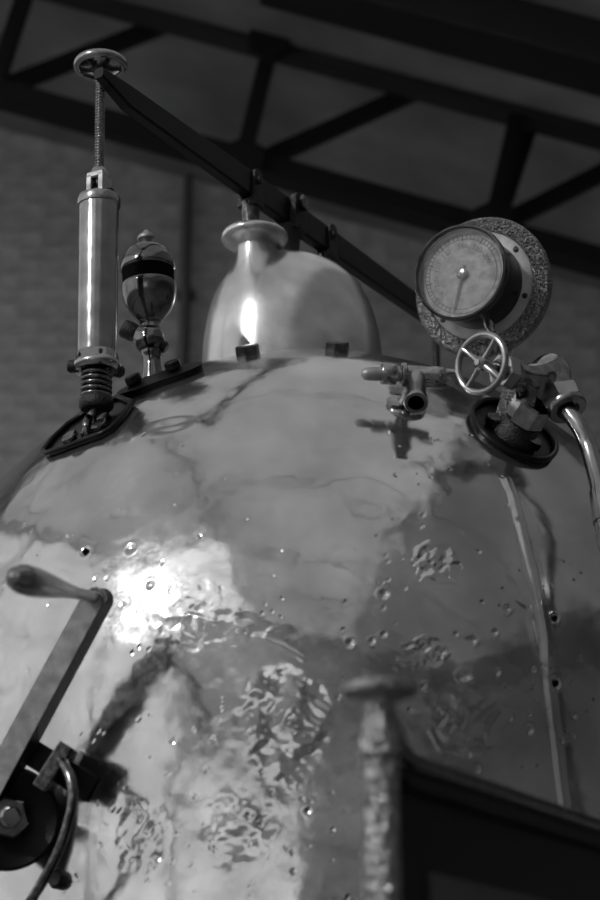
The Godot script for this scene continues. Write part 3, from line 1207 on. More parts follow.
	put(mb, "coil_spring", M.worn_steel, t)
	mb = MB.new()
	lathe(mb, a, ax, [[0, hs - 0.006], [10 * px, hs - 0.006], [10 * px, hc], [0, hc]], 24)
	put(mb, "spring_core", M.dark_iron, t)
	mb = MB.new()
	lathe(mb, a, ax, [[0, hs - 0.017], [14.5 * px, hs - 0.017], [16.8 * px, hs - 0.013], [17 * px, hs - 0.004], [15.2 * px, hs - 0.001], [14.6 * px, hs + 0.004], [0, hs + 0.004]], 36)
	put(mb, "spring_seat", M.dark_iron, t)
	# link and hook
	var sc := a + ax * (hs - 0.026)
	mb = MB.new()
	tube(mb, [a + ax * (hs - 0.014) - fb.x * 0.004, sc - fb.x * 0.006, a + ax * (hs - 0.05) - fb.x * 0.007], [0.0075, 0.0065, 0.007], 12)
	put(mb, "hook_shank", M.worn_steel, t)
	for s in [-1.0, 1.0]:
		mb = MB.new()
		var lk := []
		for k in 17:
			var g := TAU * k / 16
			lk.append(a + ax * (hs - 0.044 + 0.016 * sin(g)) + fb.z * (0.011 * cos(g)) + fb.x * (0.011 * s + 0.003))
		tube(mb, lk, 0.0062, 10, false)
		put(mb, "shackle", M.worn_steel, t)
	mb = MB.new()
	var pc := a + ax * (hs - 0.048)
	tube(mb, [pc - fb.x * 0.02, pc + fb.x * 0.022, pc + fb.x * 0.025], [0.006, 0.006, 0.004], 12)
	put(mb, "cross_pin", M.worn_steel, t)
	# rimmed anchor plate on the dome
	var bp := on_dome(92, 432)
	var br := thing("anchor_plate", "black rimmed plate holding the spring balance hook on the dome", "bracket", bp)
	var cor := [Vector2(43, 451), Vector2(52, 439), Vector2(68, 424), Vector2(92, 408), Vector2(118, 397), Vector2(132, 402), Vector2(122, 416), Vector2(110, 429), Vector2(98, 435), Vector2(60, 449), Vector2(47, 453)]
	var rim := []
	for k in cor.size() + 1:
		var q: Vector2 = cor[k % cor.size()]
		rim.append(on_dome(q.x, q.y, 0.007))
	mb = MB.new()
	tube(mb, rim, 0.0042, 10, false)
	put(mb, "rim", M.black_paint, br)
	mb = MB.new()
	var low := []
	var top := []
	var low2 := []
	for k in cor.size():
		var p: Vector3 = rim[k]
		low.append(p - dome_normal(p) * 0.012)
		top.append(p - dome_normal(p) * 0.003)
	loft(mb, [low, top])
	put(mb, "plate", M.black_paint, br)
	for q in [Vector2(72, 440), Vector2(101, 428)]:
		var p := on_dome(q.x, q.y, 0.008)
		mb = MB.new()
		prism(mb, p, dome_normal(p), 6, 0.012, 0.009, 0.0015)
		put(mb, "nut", M.worn_steel, br)
	mb = MB.new()
	var ey := on_dome(95, 427, 0.004)
	tube(mb, [ey, ey + (pc - ey) * 0.6, pc], [0.011, 0.009, 0.008], 12)
	put(mb, "eye", M.dark_iron, br)

# ---------------------------------------------------------------- whistle
func whistle() -> void:
	var d := 2.36
	var foot := at(153, 377, d)
	var top := at(146, 230, d)
	var ax := (top - foot).normalized()
	var px := metres(1.0, at(148, 290, d))
	var hh := func(py: float) -> float: return (at(148, py, d) - foot).dot(ax)
	var t := thing("steam_whistle", "egg-shaped dark polished steam whistle standing behind the spring balance", "whistle", foot)
	var lat := func(list: Array) -> Array:
		var out := []
		for q in list: out.append([q[0] * px, hh.call(q[1])])
		return out
	var mb := MB.new()
	lathe(mb, foot, ax, lat.call([[0, 271.5], [26.5, 271.5], [27.8, 270], [28.0, 268], [27.2, 263], [25, 258], [21.5, 252.5], [17, 248.5], [11, 246], [6, 245], [0, 245]]), 48)
	var bl := put(mb, "whistle_bell", M.dark_bronze, t)
	mb = MB.new()
	lathe(mb, foot, ax, lat.call([[0, 247], [6, 246], [4.2, 243], [5.5, 241], [8.8, 239.5], [9.3, 238], [8, 235.5], [4.5, 233.5], [2.8, 231.5], [1.5, 230], [0, 229.5]]), 32)
	put(mb, "finial", M.pale_plate, bl)
	mb = MB.new()
	lathe(mb, foot, ax, lat.call([[0, 290], [26, 290], [26, 270], [0, 270]]), 40)
	put(mb, "sounding_gap", M.void_black, t, "black slot between the two halves")
	mb = MB.new()
	lathe(mb, foot, ax, lat.call([[0, 324], [9, 324], [12.5, 321], [15, 318], [20.5, 312], [24.6, 305], [27, 297], [28, 290], [28.2, 287], [27.4, 285.5], [0, 285.5]]), 48)
	put(mb, "whistle_cup", M.dark_bronze, t)
	mb = MB.new()
	lathe(mb, foot, ax, lat.call([[0, 332], [11, 332], [10.5, 328], [9.5, 325], [11.5, 323], [11.5, 320], [0, 320]]), 32)
	put(mb, "cup_neck", M.dark_bronze, t)
	var bc := at(149.5, 340, d)
	var rt := cam_dir(1, 0, 0)
	var sp := at(121, 327, d) - cam_dir(0, 0, -1) * 0.004
	var knob := at(166, 348, d)
	var fn := func(p: Vector3) -> float:
		var e := capsule(p, bc, bc + ax * 0.002, 15.5 * px, 15 * px)
		e = smin(e, capsule(p, bc, sp + (bc - sp) * 0.5, 9 * px, 7.5 * px), 0.008)
		return e
	mb = nets(fn, bc - Vector3.ONE * 0.045, bc + Vector3.ONE * 0.035, 0.0022)
	var body := put(mb, "valve_ball", M.dark_bronze, t)
	mb = MB.new()
	var sd := (sp - bc).normalized()
	lathe(mb, bc + sd * (14 * px), sd, [[0, 0], [8.5 * px, 0], [9.5 * px, 0.006], [9.5 * px, 0.02], [8 * px, 0.023], [0, 0.023]], 24)
	put(mb, "spigot", M.dark_iron, body)
	mb = MB.new()
	var kd := (knob - bc).normalized()
	lathe(mb, bc + kd * (13 * px), kd, [[0, 0], [6 * px, 0], [6.5 * px, 0.006], [5 * px, 0.009], [0, 0.009]], 20)
	put(mb, "plug_end", M.dark_iron, body)
	mb = MB.new()
	lathe(mb, foot, ax, lat.call([[0, 380], [11.5, 380], [10.8, 374], [9.3, 366], [8.8, 358], [10.6, 355], [10.6, 352], [0, 352]]), 28)
	put(mb, "stem", M.dark_bronze, t)
	# base plate with two bolts
	var pl := on_dome(118, 396, 0.004)
	var pr := on_dome(203, 366, 0.004)
	var mid := (pl + pr) * 0.5
	var nn := dome_normal(mid)
	var ux := (pr - pl).normalized()
	nn = (nn - ux * nn.dot(ux)).normalized()
	var bs := Basis(ux, nn, ux.cross(nn))
	mb = MB.new()
	var lo_ := []
	var hi_ := []
	for k in 40:
		var a := TAU * k / 40
		var w := Vector3(signf(cos(a)) * pow(absf(cos(a)), 0.8) * (pr - pl).length() * 0.5, 0, sin(a) * 0.034)
		var p := mid + bs * w
		var e := (p - S).normalized()
		lo_.append(S + e * (R - 0.004))
		hi_.append(S + e * (R + 0.0085))
	loft(mb, [lo_, hi_])
	put(mb, "base_plate", M.black_paint, t)
	for q in [[135, 383], [174, 369]]:
		var p := on_dome(q[0], q[1], 0.0085)
		mb = MB.new()
		prism(mb, p, dome_normal(p), 6, 0.0125, 0.012, 0.0015)
		put(mb, "bolt", M.dark_iron, t)

# ---------------------------------------------------------------- pressure gauge
func gauge() -> void:
	var c := at(482, 287, 2.36)
	var nn := cam_dir(-0.47, 0.18, 0.87)
	var px := metres(1.0, c)
	var base := on_dome(498, 428)
	var t := thing("pressure_gauge", "round glazed pressure gauge on a pitted iron backplate and arm", "gauge", base)
	var rf := 72.0 * px
	var mb := MB.new()
	lathe(mb, c, nn, [[0, -0.026], [rf * 0.86, -0.026], [rf * 0.97, -0.018], [rf, -0.006], [rf, 0.002], [rf * 0.985, 0.006], [rf * 0.95, 0.0085], [rf * 0.78, 0.0085], [rf * 0.775, 0.0]], 72)
	put(mb, "backplate", M.pitted_iron, t, "pitted dark iron backplate")
	mb = MB.new()
	lathe(mb, c, nn, [[0, 0.003], [rf * 0.775, 0.003], [rf * 0.775, 0.0065], [rf * 0.76, 0.008], [0, 0.008]], 72)
	var mr := put(mb, "mounting_ring", M.pale_plate, t, "pale metal mounting ring")
	var gb := frame(nn, cam_dir(1, 0, 0))
	for g in [0.35, 2.5, 4.0, 5.6]:
		var d := gb.x * cos(g) + gb.z * sin(g)
		mb = MB.new()
		lathe(mb, c + nn * 0.008 + d * (rf * 0.70), nn, [[0.0042, 0], [0.0042, 0.0012], [0.003, 0.002], [0, 0.002]], 16)
		put(mb, "screw", M.dark_iron, mr)
	# case
	var cr := 45.0 * px
	var dp := 0.082
	mb = MB.new()
	lathe(mb, c, nn, [[cr, 0.006], [cr, dp - 0.016], [cr * 1.03, dp - 0.014], [cr * 1.065, dp - 0.011], [cr * 1.075, dp - 0.004], [cr * 1.06, dp]], 72)
	put(mb, "case", M.case_black, t)
	mb = MB.new()
	lathe(mb, c, nn, [[cr * 1.06, dp - 0.001], [cr * 1.055, dp + 0.0025], [cr * 1.02, dp + 0.0035], [cr * 1.0, dp + 0.001], [cr * 0.985, dp - 0.008]], 72)
	put(mb, "bezel", M.dark_bronze, t)
	mb = MB.new()
	lathe(mb, c, nn, [[cr * 0.99, dp - 0.012], [0, dp - 0.012]], 64)
	var dial := put(mb, "dial", M.dial_enamel, t, "pale dial with printed numbers")
	dial_print(dial, c + nn * (dp - 0.0118), nn, cr * 0.985)
	mb = MB.new()
	lathe(mb, c, nn, [[cr * 1.0, dp - 0.003], [cr * 0.99, dp - 0.0015], [0, dp - 0.0012]], 64)
	put(mb, "glass", M.clear_glass, t)
	# drain nipple under the case
	var dn := (at(476, 332, 2.3) - at(465, 300, 2.3)).normalized()
	dn = (dn - nn * dn.dot(nn)).normalized()
	mb = MB.new()
	lathe(mb, c + nn * 0.03 + dn * (cr - 0.002), dn, [[0.008, 0], [0.008, 0.012], [0.0065, 0.013], [0.0065, 0.02], [0, 0.02]], 16)
	put(mb, "nipple", M.bright_steel, t)
	# pitted support arm
	mb = MB.new()
	var p0 := c - nn * 0.01 + dn * (rf * 0.8)
	var arm := []
	for k in 9:
		var q := float(k) / 8
		var p := p0.bezier_interpolate(p0 + dn * 0.03, base + dome_normal(base) * 0.06, base, q)
		var bsx := cam_dir(1, 0.1, 0.3)
		var bsz := cam_dir(-0.2, 0.3, 1)
		var w := lerpf(0.009, 0.011, q)
		arm.append([p - bsx * w - bsz * 0.007, p + bsx * w - bsz * 0.007, p + bsx * w + bsz * 0.007, p - bsx * w + bsz * 0.007])
	loft(mb, arm)
	put(mb, "support_arm", M.pitted_iron, t)

func dial_print(dial: MeshInstance3D, c: Vector3, nn: Vector3, r: float) -> void:
	# angles counter-clockwise from the right, as the dial is read
	var up := (Vector3.UP - nn * Vector3.UP.dot(nn)).normalized()
	var rt := up.cross(nn)
	var marks := [[0, 251], [80, 214], [100, 185], [120, 155], [140, 123], [160, 86], [180, 53], [200, 22]]
	var mb := MB.new()
	var org: Vector3 = origin_of[dial]
	for e in [0.80, 0.90]:
		lathe(mb, c, nn, [[r * (e + 0.008), 0.0002], [r * (e - 0.008), 0.0002]], 64)
	for k in range(0, marks.size() - 1):
		for s in 5:
			var a := deg_to_rad(lerpf(marks[k][1], marks[k + 1][1], s / 5.0))
			var d := rt * cos(a) + up * sin(a)
			var w := nn.cross(d) * (0.0006 if s else 0.001)
			var r0 := r * (0.80 if s else 0.76)
			mb.poly([c + d * r0 - w + nn * 0.0003, c + d * r0 + w + nn * 0.0003, c + d * r * 0.9 + w + nn * 0.0003, c + d * r * 0.9 - w + nn * 0.0003], nn)
	put(mb, "scale", M.dial_ink, dial)
	for m in marks:
		if m[0] == 0: continue
		var a := deg_to_rad(m[1])
		var d := rt * cos(a) + up * sin(a)
		var tm := TextMesh.new()
		var sf := SystemFont.new()
		sf.font_names = PackedStringArray(["Droid Serif"])
		tm.font = sf
		tm.text = str(m[0])
		tm.font_size = 32
		tm.pixel_size = 0.0095 / 32.0
		tm.depth = 0.0002
		tm.material = M.dial_ink
		var o := MeshInstance3D.new()
		o.mesh = tm
		o.name = "numeral"
		dial.add_child(o, true)
		var yy := d if sin(a) > -0.4 else -d
		var xx := yy.cross(nn)
		o.transform = Transform3D(Basis(xx, yy, nn), c - org + d * (r * 0.64) + nn * 0.0003)
	# pointer and boss
	var pa := deg_to_rad(251.0)
	var pd := rt * cos(pa) + up * sin(pa)
	var pw := nn.cross(pd)
	mb = MB.new()
	loft(mb, [[c - pd * r * 0.2 + pw * 0.0018 + nn * 0.002, c - pd * r * 0.2 - pw * 0.0018 + nn * 0.002, c - pd * r * 0.2 - pw * 0.0018 + nn * 0.003, c - pd * r * 0.2 + pw * 0.0018 + nn * 0.003], [c + pd * r * 0.8 + pw * 0.0006 + nn * 0.002, c + pd * r * 0.8 - pw * 0.0006 + nn * 0.002, c + pd * r * 0.8 - pw * 0.0006 + nn * 0.003, c + pd * r * 0.8 + pw * 0.0006 + nn * 0.003]])
	put(mb, "pointer", M.dial_ink, dial)
	mb = MB.new()
	lathe(mb, c, nn, [[0.0085, 0.0], [0.0085, 0.004], [0.006, 0.0052], [0, 0.0052]], 24)
	put(mb, "boss", M.worn_steel, dial)

# ---------------------------------------------------------------- steam valve, its base and pipe
func steam_valve() -> void:
	var pb := on_dome(513, 438)
	var nb := dome_normal(pb)
	var t := thing("steam_valve", "steel globe valve with small four-spoke handwheel beside the gauge", "valve", pb)
	var V := at(531, 380, 2.135)
	var W := at(481.5, 363.5, 2.06)
	var nw := cam_dir(-0.68, 0.15, 0.72)
	var px := metres(1.0, V)
	# handwheel
	var mb := MB.new()
	torus(mb, W, nw, 28.5 * px, 3.4 * px, 56, 14)
	var wh := put(mb, "handwheel_rim", M.bright_steel, t)
	mb = MB.new()
	lathe(mb, W, nw, [[0, -0.006], [6.5 * px, -0.006], [7 * px, 0.003], [5 * px, 0.006], [3 * px, 0.0075], [3 * px, 0.010], [0, 0.0105]], 24)
	put(mb, "hub", M.bright_steel, wh)
	var b := frame(nw, cam_dir(0, 1, 0))
	for k in 4:
		var g := TAU * k / 4 + 0.55
		var d := b.x * cos(g) + b.z * sin(g)
		mb = MB.new()
		tube(mb, [W + d * (5 * px), W + d * (12 * px), W + d * (20 * px), W + d * (27.5 * px)], [3.6 * px, 2.8 * px, 2.6 * px, 3.4 * px], 10)
		put(mb, "spoke", M.bright_steel, wh)
	# stem and gland
	var dw := (V - W).normalized()
	mb = MB.new()
	tube(mb, [W, W + dw * 0.04], 0.0058, 12)
	put(mb, "stem", M.bright_steel, t)
	var G := W + dw * 0.030
	mb = MB.new()
	lathe(mb, G, dw, [[0, 0], [8 * px, 0], [10 * px, 0.003], [10 * px, 0.012], [0, 0.012]], 24)
	put(mb, "gland", M.worn_steel, t)
	mb = MB.new()
	prism(mb, G + dw * 0.009, dw, 6, 17.5 * px, 0.019, 0.002, cam_dir(0.3, 1, 0))
	put(mb, "bonnet_nut", M.bright_steel, t)
	# body: barrel, ball elbow and foot
	var B := at(550, 374, 2.165)
	var U := at(562, 401, 2.15)
	var foot := pb + nb * 0.035
	var fn := func(p: Vector3) -> float:
		var e := capsule(p, G + dw * 0.034, V, 14 * px, 13 * px)
		e = smin(e, capsule(p, V, B, 14 * px, 20.5 * px), 0.01)
		e = smin(e, capsule(p, B, B + (U - B) * 1.0, 18 * px, 15 * px), 0.008)
		e = smin(e, capsule(p, V, foot, 12 * px, 13.5 * px), 0.012)
		return e
	var lo := Vector3(minf(G.x, foot.x), foot.y, minf(B.z, V.z)) - Vector3.ONE * 0.03
	var hi := Vector3(B.x, maxf(B.y, G.y), G.z) + Vector3.ONE * 0.035
	mb = nets(fn, lo, hi, 0.0026)
	put(mb, "body", M.valve_steel, t)
	mb = MB.new()
	lathe(mb, G + dw * 0.028, dw, [[12 * px, 0], [15.5 * px, 0.001], [16 * px, 0.004], [15.5 * px, 0.007], [13 * px, 0.008]], 32)
	put(mb, "bonnet_ring", M.bright_steel, t)
	mb = MB.new()
	prism(mb, pb + nb * 0.026, nb, 6, 20.5 * px, 0.032, 0.0025, cam_dir(1, 0.2, 0))
	put(mb, "foot_nut", M.valve_steel, t)
	mb = MB.new()
	lathe(mb, pb, nb, [[25 * px, 0.0], [25 * px, 0.010], [21 * px, 0.016], [18 * px, 0.026], [0, 0.026]], 32)
	put(mb, "foot_flange", M.dark_iron, t)
	# union nut and pipe
	var ud := (at(571, 416, 2.135) - B).normalized()
	var un := B + ud * 0.036
	var pt := thing("steam_pipe", "bright curved pipe with large union nut leaving the valve", "pipe", un)
	mb = MB.new()
	prism(mb, un, ud, 6, 22 * px, 0.026, 0.003, cam_dir(1, 0.5, 0.2), 21 * px)
	var nu := put(mb, "union_nut", M.bright_steel, pt)
	mb = MB.new()
	lathe(mb, un + ud * 0.024, ud, [[20 * px, 0], [20 * px, 0.006], [18.5 * px, 0.008], [12 * px, 0.008], [11 * px, 0.003]], 36)
	put(mb, "nut_collar", M.bright_steel, nu)
	var path := [un + ud * 0.02, un + ud * 0.04]
	var knots := [[580, 428, 0.075], [588, 446, 0.068], [594, 468, 0.062], [599, 490, 0.06], [603, 520, 0.062], [613, 570, 0.07], [634, 650, 0.08], [665, 760, 0.09], [700, 900, 0.09]]
	for q in knots: path.append(on_dome(q[0], q[1], q[2]))
	var cv := Curve3D.new()
	for k in path.size():
		var tang: Vector3 = (path[mini(k + 1, path.size() - 1)] - path[maxi(k - 1, 0)]) / 6.0
		cv.add_point(path[k], -tang, tang)
	cv.bake_interval = 0.006
	mb = MB.new()
	tube(mb, Array(cv.get_baked_points()), 8.6 * px, 24)
	put(mb, "pipe", M.bright_steel, pt)
	mb = MB.new()
	var cp := on_dome(599.3, 493, 0.0603)
	var cq := on_dome(603.5, 523, 0.0624)
	tube(mb, [cp, cq], 9.8 * px, 24)
	put(mb, "sleeve", M.bright_steel, pt)
	# rimmed base casting shared by gauge and valve
	var bt := thing("base_casting", "black oval casting with raised rim under the gauge and handwheel", "bracket", pb)
	var cor := [Vector2(474, 408), Vector2(474, 418), Vector2(482, 431), Vector2(497, 444), Vector2(515, 454), Vector2(534, 459), Vector2(549, 458), Vector2(556, 449), Vector2(553, 438), Vector2(542, 426), Vector2(525, 412), Vector2(505, 402), Vector2(486, 400)]
	var cvb := Curve3D.new()
	for k in cor.size() + 1:
		var q: Vector2 = cor[k % cor.size()]
		var qa: Vector2 = cor[(k + 1) % cor.size()]
		var qb: Vector2 = cor[(k - 1 + cor.size()) % cor.size()]
		var tg := (on_dome(qa.x, qa.y, 0.007) - on_dome(qb.x, qb.y, 0.007)) / 6.0
		cvb.add_point(on_dome(q.x, q.y, 0.007), -tg, tg)
	cvb.bake_interval = 0.005
	var rim := Array(cvb.get_baked_points())
	mb = MB.new()
	tube(mb, rim, 0.0037, 10, false)
	put(mb, "rim", M.black_paint, bt)
	mb = MB.new()
	var l0 := []
	var l1 := []
	for p in rim:
		l0.append(p - dome_normal(p) * 0.011)
		l1.append(p - dome_normal(p) * 0.003)
	var outw := MB.new()
	for k in rim.size() - 1:
		mb.face([l0[k], l0[k + 1], l1[k + 1], l1[k]], pb)
		mb.face([l0[k] + nb * 0.006, l0[k + 1] + nb * 0.006, pb + nb * 0.008], pb - nb)
	put(mb, "plate", M.black_paint, bt)
	for q in [Vector2(531, 447), Vector2(491, 424)]:
		var p := on_dome(q.x, q.y, 0.006)
		mb = MB.new()
		prism(mb, p, dome_normal(p), 6, 0.0105, 0.012, 0.001)
		put(mb, "nut", M.worn_steel, bt)

# ---------------------------------------------------------------- small cock
func tap() -> void:
	var pb := on_dome(406, 407)
	var nb := dome_normal(pb)
	var t := thing("drain_cock", "small tee-shaped steel cock with open nozzle on the dome", "tap", pb)
	var px := metres(1.0, pb)
	var tc := pb + nb * 0.046
	var ax := cam_dir(0.99, -0.07, -0.12)
	var tl := project(tc)
	var mb := MB.new()
	lathe(mb, pb - nb * 0.003, nb, [[0, 0], [20 * px, 0], [20.5 * px, 0.006], [18 * px, 0.009], [10 * px, 0.011], [7.5 * px, 0.018], [7 * px, 0.046], [0, 0.046]], 36)
	put(mb, "flanged_neck", M.valve_steel, t)
	mb = MB.new()
	lathe(mb, tc - ax * (14 * px), ax, [[0, 0], [11 * px, 0], [12.5 * px, 0.0015], [12.5 * px, 0.006], [10.5 * px, 0.008], [10.5 * px, 0.040], [11.2 * px, 0.042], [11.2 * px, 0.056], [10 * px, 0.058], [0, 0.058]], 32)
	put(mb, "cross_barrel", M.valve_steel, t)
	mb = MB.new()
	lathe(mb, tc - ax * (33 * px), ax, [[0, 0], [10 * px, 0], [10.8 * px, 0.0015], [10.8 * px, 0.018], [10 * px, 0.0195], [7 * px, 0.0195], [7 * px, 0.028], [0, 0.028]], 32)
	put(mb, "plug_cap", M.bright_steel, t)
	var hs := tc - ax * (31 * px)
	var he := tc - ax * (50 * px) - nb * 0.003
	mb = MB.new()
	tube(mb, [hs, hs.lerp(he, 0.4), hs.lerp(he, 0.8), he, he - ax * 0.003], [0.0085, 0.0092, 0.0085, 0.007, 0.0035], 16)
	put(mb, "handle", M.pale_plate, t)
	mb = MB.new()
	var ta := nb
	box(mb, tc + ax * (20 * px) + nb * (7 * px), Basis(ax, nb, ax.cross(nb)), Vector3(0.056, 0.006, 0.011), 0.0015)
	put(mb, "key_bar", M.bright_steel, t)
	# nozzle
	var ne := at(416, 403, -tc.z - 0.043)
	var ns := tc + ax * 0.002
	var nd := (ne - ns).normalized()
	var ln := (ne - ns).length()
	mb = MB.new()
	lathe(mb, ns, nd, [[0, 0], [10 * px, 0], [10.3 * px, ln - 0.012], [11.6 * px, ln - 0.010], [11.8 * px, ln - 0.001], [11 * px, ln], [8 * px, ln], [7.4 * px, ln - 0.002], [7.2 * px, ln - 0.02], [0, ln - 0.02]], 36)
	put(mb, "nozzle", M.bright_steel, t)
	mb = MB.new()
	lathe(mb, ns + nd * (ln - 0.014), nd, [[7.0 * px, 0], [0, 0]], 24)
	put(mb, "bore", M.void_black, t, "dark bore of the nozzle")

# ---------------------------------------------------------------- crank handle
func crank() -> void:
	var piv := on_dome(97, 601, 0.114)
	var nb := dome_normal(piv)
	var low := on_dome(-30, 836, 0.058)
	var base := on_dome(8, 815, 0.05)
	var t := thing("hand_crank", "bright steel crank handle with tapered grip in front of the dome", "crank", base)
	var ax := (low - piv).normalized()
	var face := cam_dir(-0.25, 0.05, 1)
	face = (face - ax * face.dot(ax)).normalized()
	var side := ax.cross(face).normalized()
	var px := metres(1.0, piv)
	# flat arm with rounded top
	var w := 11.5 * px
	var th := 0.018
	var a := []
	var b := []
	var pts := []
	for k in 13:
		var g := PI * k / 12
		pts.append(Vector2(cos(g) * w, -sin(g) * w))
	var ln := (low - piv).length()
	pts.append(Vector2(-w * 1.12, ln))
	pts.append(Vector2(w * 1.12, ln))
	for q in pts:
		a.append(piv + side * q.x + ax * q.y - face * th)
		b.append(piv + side * q.x + ax * q.y + face * th)
	var mb := MB.new()
	loft(mb, [a, b])
	put(mb, "arm", M.dark_iron, t)
	a = []
	b = []
	for q in pts:
		a.append(piv + side * (q.x * 0.97) + ax * q.y + face * th)
		b.append(piv + side * (q.x * 0.97) + ax * q.y + face * (th + 0.0012))
	mb = MB.new()
	loft(mb, [a, b])
	put(mb, "arm_face", M.arm_steel, t, "bright worn front face of the arm")
	var boss := piv + face * th
	mb = MB.new()
	var ge := on_dome(13, 577, 0.40)
	var gs := on_dome(96, 598, 0.122)
	var gd := (ge - gs).normalized()
	var gl := (ge - gs).length()
	lathe(mb, gs - gd * 0.004, gd, [[0, 0], [0.0115, 0.001], [0.012, 0.008], [0.0105, 0.012], [0, 0.012]], 24)
	put(mb, "grip_collar", M.bright_steel, t)
	mb = MB.new()
	lathe(mb, gs, gd, [[0, 0.0], [0.0072, 0.002], [0.0068, gl * 0.1], [0.0064, gl * 0.25], [0.0078, gl * 0.38], [0.0108, gl * 0.52], [0.0138, gl * 0.68], [0.0152, gl * 0.8], [0.0145, gl * 0.9], [0.0112, gl * 0.96], [0.006, gl * 0.995], [0, gl]], 32)
	put(mb, "grip", M.balance_barrel, t)
	# crank bearing: dished flange, nut, lug and bent guard
	var bt := thing("crank_bearing", "black bearing flange with hexagonal nut behind the crank arm", "bearing", base)
	var fc := on_dome(8, 818, 0.06)
	var fd := cam_dir(0.25, 0.25, 1)
	mb = MB.new()
	var wide := metres(52, fc)
	lathe(mb, fc - fd * 0.06, fd, [[wide * 0.7, 0], [wide * 0.75, 0.02], [wide * 0.98, 0.045], [wide, 0.055], [wide * 0.94, 0.058], [wide * 0.6, 0.046], [0, 0.046]], 48)
	put(mb, "flange", M.black_paint, bt)
	mb = MB.new()
	prism(mb, fc - fd * 0.013, fd, 6, metres(22, fc), 0.02, 0.003, cam_dir(1, 0.3, 0))
	put(mb, "nut", M.valve_steel, bt)
	mb = MB.new()
	lathe(mb, fc, fd, [[metres(11, fc), 0], [metres(11, fc), 0.03], [metres(8, fc), 0.034], [0, 0.034]], 20)
	put(mb, "spindle", M.bright_steel, bt)
	# square lug reaching from the arm back to the dome
	var l0 := on_dome(52, 766, 0.085)
	var l1 := on_dome(60, 770, 0.012)
	var sx := (on_dome(62, 742, 0.085) - on_dome(38, 782, 0.085)).normalized()
	mb = MB.new()
	var ld := (l1 - l0).normalized()
	sx = (sx - ld * sx.dot(ld)).normalized()
	var sz := ld.cross(sx)
	box(mb, (l0 + l1) * 0.5, Basis(sx, ld, sz), Vector3(0.056, (l1 - l0).length(), 0.016), 0.0015)
	put(mb, "lug", M.worn_steel, bt)
	mb = MB.new()
	box(mb, l1.lerp(l0, 0.1), Basis(sx, ld, sz), Vector3(0.03, 0.01, 0.09), 0.001)
	put(mb, "lug_foot", M.black_paint, bt)
	# bent guard rod
	var gt := thing("guard_rod", "dark bent rod curving beside the crank bearing", "rod", on_dome(50, 860, 0.05))
	var cv := Curve3D.new()
	var kn := [[58, 758, 0.075], [66, 768, 0.085], [72, 785, 0.09], [72, 805, 0.09], [66, 830, 0.088], [58, 852, 0.085], [46, 876, 0.08], [30, 902, 0.07], [14, 925, 0.05], [0, 940, 0.02]]
	for k in kn.size():
		var p := on_dome(kn[k][0], kn[k][1], kn[k][2])
		var qa: Array = kn[mini(k + 1, kn.size() - 1)]
		var qb: Array = kn[maxi(k - 1, 0)]
		var tg := (on_dome(qa[0], qa[1], qa[2]) - on_dome(qb[0], qb[1], qb[2])) / 6.0
		cv.add_point(p, -tg, tg)
	cv.bake_interval = 0.006
	mb = MB.new()
	tube(mb, Array(cv.get_baked_points()), metres(5.2, fc), 14)
	put(mb, "rod", M.worn_steel, gt)
	mb = MB.new()
	var bp := on_dome(60, 880, 0.0)
	lathe(mb, bp - dome_normal(bp) * 0.003, dome_normal(bp), [[0.011, 0], [0.011, 0.01], [0.008, 0.015], [0, 0.016]], 16)
	put(mb, "foot_stud", M.dark_iron, gt)

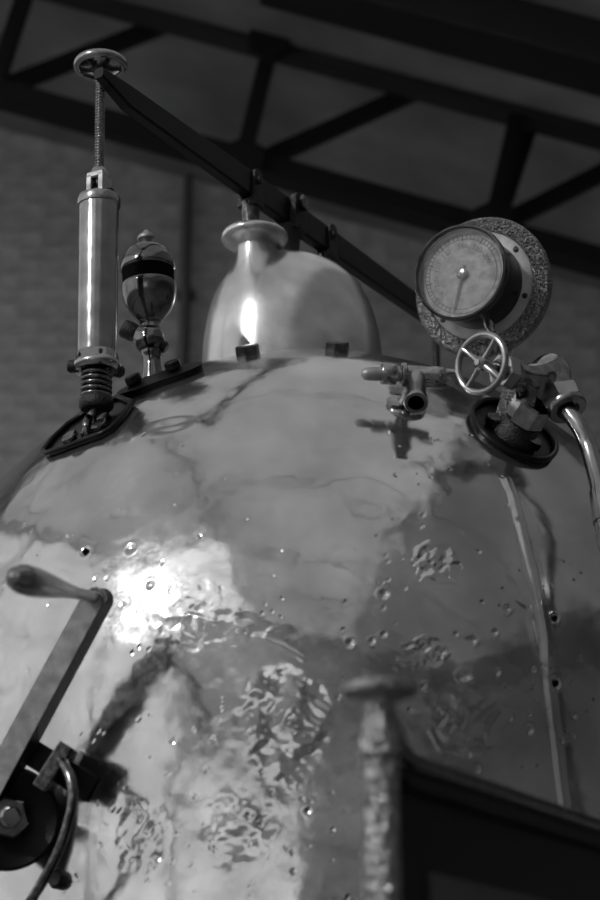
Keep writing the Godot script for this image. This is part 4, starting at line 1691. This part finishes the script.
# ---------------------------------------------------------------- panel and post near the camera
func side_panel() -> void:
	var d := 1.3
	var p0 := at(380, 750, d)
	var ground := Vector3(p0.x, 0, p0.z)
	var px := metres(1.0, p0)
	var t := thing("panel_post", "blurred round metal post with flat button cap near the camera", "post", ground)
	var hy := func(py: float) -> float: return at(380, py, d).y
	var mb := MB.new()
	lathe(mb, ground, Vector3.UP, [[0, 0], [19 * px, 0], [18.5 * px, hy.call(762)], [0, hy.call(762)]], 32)
	put(mb, "shaft", M.post_steel, t)
	mb = MB.new()
	prism(mb, Vector3(p0.x, hy.call(758), p0.z), Vector3.UP, 8, 22 * px, hy.call(722) - hy.call(758), 0.002, Vector3.ZERO, 19 * px)
	put(mb, "collar", M.post_steel, t)
	mb = MB.new()
	var c0: float = hy.call(724)
	lathe(mb, Vector3(p0.x, 0, p0.z), Vector3.UP, [[16 * px, c0], [14.5 * px, c0 + 0.006], [16 * px, hy.call(702)], [30 * px, hy.call(697)], [37 * px, hy.call(694)], [38.5 * px, hy.call(690)], [37 * px, hy.call(686)], [20 * px, hy.call(682)], [0, hy.call(681)]], 36)
	put(mb, "cap", M.post_steel, t)
	# long black side panel with beaded top edge
	var dir := Vector3(0.5, 0, -0.866)
	var out := Vector3(0.866, 0, 0.5)
	var top := at(405, 749, d + 0.02).y
	var s := Vector3(p0.x, top, p0.z) + dir * 0.02
	var e := s + dir * 0.62
	var bt := thing("side_panel", "blurred black sheet panel with beaded top edge right of the post", "panel", Vector3(s.x, 0, s.z))
	mb = MB.new()
	var hgt_ := top - 0.012
	box(mb, Vector3((s.x + e.x) / 2, hgt_ / 2, (s.z + e.z) / 2), Basis(dir, Vector3.UP, dir.cross(Vector3.UP)), Vector3(0.62, hgt_, 0.008))
	put(mb, "sheet", M.panel_paint, bt)
	mb = MB.new()
	var lead := []
	for q in [[-0.012, 0.03], [0.0, 0.018], [0.012, 0.007], [0.03, 0.001], [0.06, 0.0], [0.62, 0.0]]: lead.append(s + dir * q[0] + Vector3(0, q[1] - 0.006, 0))
	tube(mb, lead, 0.0075, 14)
	put(mb, "top_bead", M.worn_steel, bt)
	mb = MB.new()
	var m0 := s - Vector3(0, 0.026, 0) + out * 0.007
	beam(mb, m0, m0 + dir * 0.62, 0.014, 0.006, Vector3.UP, 0.001)
	put(mb, "angle_strip", M.panel_paint, bt)
	mb = MB.new()
	var f0 := Vector3(s.x, top - 0.085, s.z) + dir * 0.045 + out * 0.004
	var f1 := f0 + dir * 0.55
	loft(mb, [[f0, f1, f1 - Vector3(0, 0.5, 0), f0 - Vector3(0, 0.5, 0)], [f0 + out * 0.003, f1 + out * 0.003, f1 - Vector3(0, 0.5, 0) + out * 0.003, f0 - Vector3(0, 0.5, 0) + out * 0.003]])
	put(mb, "raised_field", M.panel_field, bt)
